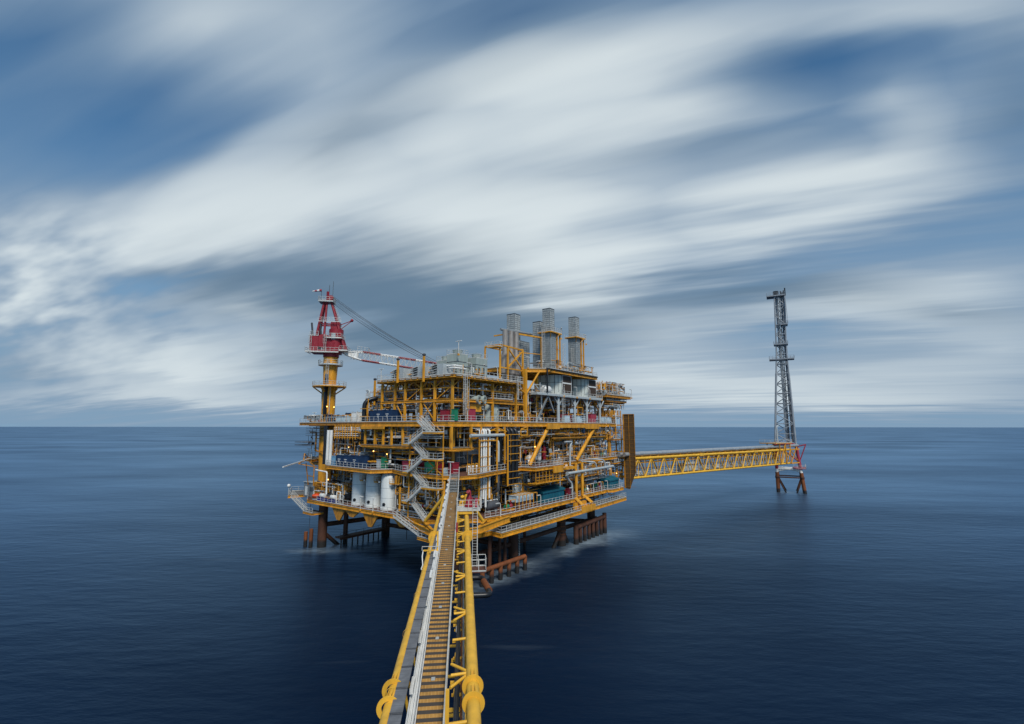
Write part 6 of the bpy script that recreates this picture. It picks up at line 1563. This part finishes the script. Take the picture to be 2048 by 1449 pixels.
# end stand with railed deck
ed = part('end_deck', bx(FLN - 13, FLN + 1, -1.0, 5.5, ZT + 2.6, ZT + 2.9), Y, fb)
part('railing', MB().rail([(FLN - 13, 5.4, ZT + 2.9), (FLN - 13, -1, ZT + 2.9), (FLN + 1, -1, ZT + 2.9)], 1.4, 2.2, .09), RW_, ed)
m = MB()
for x in (FLN - 9, FLN - 4, FLN): 
    m.beam((x, -.6, ZB), (x, -.6, ZT + 2.6), .3); m.beam((x, 4.4, ZB), (x, 4.4, ZT + 2.6), .3)
m.beam((FLN - 9, -.6, ZB), (FLN - 4, -.6, ZT + 2.6), .26); m.beam((FLN - 4, -.6, ZB), (FLN, -.6, ZT), .26); m.beam((FLN, -.6, ZB), (FLN + 6, -.6, ZT + 1), .26); m.beam((FLN, -.6, ZT), (FLN + 6, -.6, ZB + 1), .26); m.beam((FLN, -.6, ZT), (FLN + 8, -.6, ZT), .5); m.beam((FLN, -.6, ZB), (FLN + 7, -.6, ZB), .5)
part('end_frame', m, Y, fb)
t = thing('vent_lamp_post', 'white curved vent post on the railed deck at the end of the flare bridge', 'vent post', (FLN - 7, 1, ZT + 2.9), None, FLARE)
part('post', MB().path([(FLN - 7, 1, ZT + 2.9), (FLN - 7, 1, ZT + 9.6), (FLN - 5.6, 1, ZT + 9.9)], .28, 10, bend=.8), GL, t); part('arm', MB().beam((FLN - 7, 1, ZT + 8.2), (FLN - 2.6, 1, ZT + 8.2), .14), GL, t)
# tower on its own little jacket
tc_ = onZ(1577, 983, 0); TW = Matrix.Translation((tc_.x, tc_.y, 0)) @ Matrix.Rotation(math.atan2(tc_.y, tc_.x) - math.pi / 2, 4, 'Z')  # x across the view, y away
tw = thing('flare_tower', 'tall grey lattice flare tower standing alone in the sea', 'flare tower', (0, 0, 0), None, TW)
dist = math.hypot(tc_.x, tc_.y)
def tz(py, px): 
    r = ray(px, py); return CAMZ + r[2] * dist / math.hypot(r[0], r[1])
ZTOP = tz(594, 1553); Z1 = tz(888, 1577); Z2 = tz(937, 1577)
def leg(k, z):                                   # square plan, battered on one side
    f = (z - Z1) / (ZTOP - Z1); sx, sy = ((-1, -1), (1, -1), (1, 1), (-1, 1))[k]
    hl = 4.2 + (2.1 - 4.2) * min(1, max(0, f) / .62); hb_ = 4.4 + (2.1 - 4.4) * min(1, max(0, f) / .62)
    x = -hl * .88 if sx < 0 else hl
    if z < Z1: 
        g = (Z1 - z) / Z1; hb_ = 4.4 + 1.0 * g; x = x - .1 * g if sx < 0 else x + 1.9 * g
    return Vector((x + 2.3 * max(0, f), sy * hb_ * .8, z))
levels = [Z1]; 
nl = 15
for i in range(1, nl + 1): levels.append(Z1 + (ZTOP - Z1) * i / nl)
for k in range(4):
    m = MB(); 
    for a, b in zip(levels, levels[1:]): m.tube(leg(k, a), leg(k, b), .40 if a < Z1 + 30 else .3, 10)
    part('leg', m, FT, tw)
    part('base_leg', MB().tube(leg(k, Z2), leg(k, Z1), .62, 12), RP if k in (1, 2) else RD, tw)
    part('jacket_leg', MB().tube(leg(k, 8.5), leg(k, Z2), .62, 14), WH, tw); part('jacket_leg', MB().tube(leg(k, -5), leg(k, 8.5), .72, 14), RO, tw)
m = MB()
for a, b in zip(levels, levels[1:]):
    for k in range(4):
        j = (k + 1) % 4; m.tube(leg(k, b), leg(j, b), .17, 6)
        if (levels.index(a) + k) % 2: m.tube(leg(k, a), leg(j, b), .19, 6)
        else: m.tube(leg(j, a), leg(k, b), .19, 6)
part('lacing', m, FT, tw)
m = MB()
for k in range(4):
    j = (k + 1) % 4; m.tube(leg(k, Z2), leg(j, Z2), .4, 10); mid = (leg(k, 3.2) + leg(j, 3.2)) / 2
    m.tube(leg(k, Z2 - .4), (leg(k, 8) + leg(j, 8)) / 2 * .0 + leg(k, 9).lerp(leg(j, Z2), .5), .01, 6)
    m.tube(leg(k, 9), leg(k, Z2).lerp(leg(j, Z2), .5), .26, 10); m.tube(leg(j, 9), leg(k, Z2).lerp(leg(j, Z2), .5), .26, 10)
part('jacket_brace', m, WH, tw)
m = MB()
for k in range(4):
    j = (k + 1) % 4; m.tube(leg(k, 6.4), leg(j, 6.4), .28, 10); m.tube(leg(k, 6.4), leg(k, -5).lerp(leg(j, -5), .5), .3, 8); m.tube(leg(j, 6.4), leg(k, -5).lerp(leg(j, -5), .5), .3, 8)
    m.ball(leg(k, 6.4), .95, 10, 6)
part('jacket_brace', m, RU, tw)
m = MB(); m.tube(leg(1, Z1 - 1), leg(1, Z1 - 1) + Vector((3.6, 0, 1.0)), .25, 8); m.tube(leg(1, Z2 + 3), leg(1, Z1 - 1) + Vector((3.4, 0, .8)), .22, 8); m.tube(leg(0, Z1), leg(1, Z1), .4, 8); m.tube(leg(0, Z1), leg(1, Z2 + 3.2), .3, 8)
part('base_brace', m, RP, tw)
d = part('base_platform', bx(2.5, 7.2, -5, 5, Z2 + .3, Z2 + .6), RP, tw); part('railing', MB().rail([(2.5, -5, Z2 + .6), (7.2, -5, Z2 + .6), (7.2, 5, Z2 + .6)], 1.3, 1.6, .09), RW_, d)
# risers inside the tower and the tips
for x, y, r, nm in ((-1.1, 0, .62, 'flare_stack'), (.9, .3, .5, 'flare_stack')): part(nm, MB().tube((x + 2.3, y, Z1), (x + 2.3, y, ZTOP + .5), r, 14), FT, tw)
for i, (x, r) in enumerate(((1.6, .22), (.1, .2))): part('flare_stack', MB().tube((x + 1.8, -.8, Z1), (x + 2.3, -.8, ZTOP), r, 10), GD, tw)
for i, (dz, x0, x1) in enumerate(((0, -5.0, 2.4), (-13.6, .2, 3.0), (-22.6, -2.8, 2.8), (-29.4, -4.8, 5.0))):
    sh = 2.3 * (ZTOP + dz - Z1) / (ZTOP - Z1); x0 += sh; x1 += sh
    d = part('platform', bx(x0, x1, -2.6, 2.6, ZTOP + dz - .1, ZTOP + dz + .3), FT, tw)
    part('railing', MB().rail([(x0, -2.6, ZTOP + dz + .3), (x1, -2.6, ZTOP + dz + .3), (x1, 2.6, ZTOP + dz + .3), (x0, 2.6, ZTOP + dz + .3)], 1.3, 1.5, .09, closed=True), FT, d)
part('flare_tip', MB().lathe((1.1, 0, ZTOP + .4), [(.8, 0), (1.0, .3), (1.15, .4), (1.15, 2.2), (.95, 2.2), (.95, .5)], 16), BK, tw)
for i, (x, h) in enumerate(((.7, 2.2), (1.3, 1.7), (1.9, 2.4), (2.5, 3.6))): part('flare_tip', MB().tube((x + 2.3, (i % 2) * .6, ZTOP + .3), (x + 2.3, (i % 2) * .6, ZTOP + .3 + h), .27, 10), BK, tw)
part('ladder', MB().ladder((.4, -1.6, Z1), (2.1, -1.5, ZTOP), (0, -1, 0), .7), GL, tw)
m = MB(); m.beam((4.3, -2.4, ZTOP - 13.4), (4.7, -2.4, ZTOP - 1), .2); m.beam((5.0, -2.4, ZTOP - 13.4), (4.6, -2.4, ZTOP + 1.8), .16); part('winch_guide', m, FT, tw)
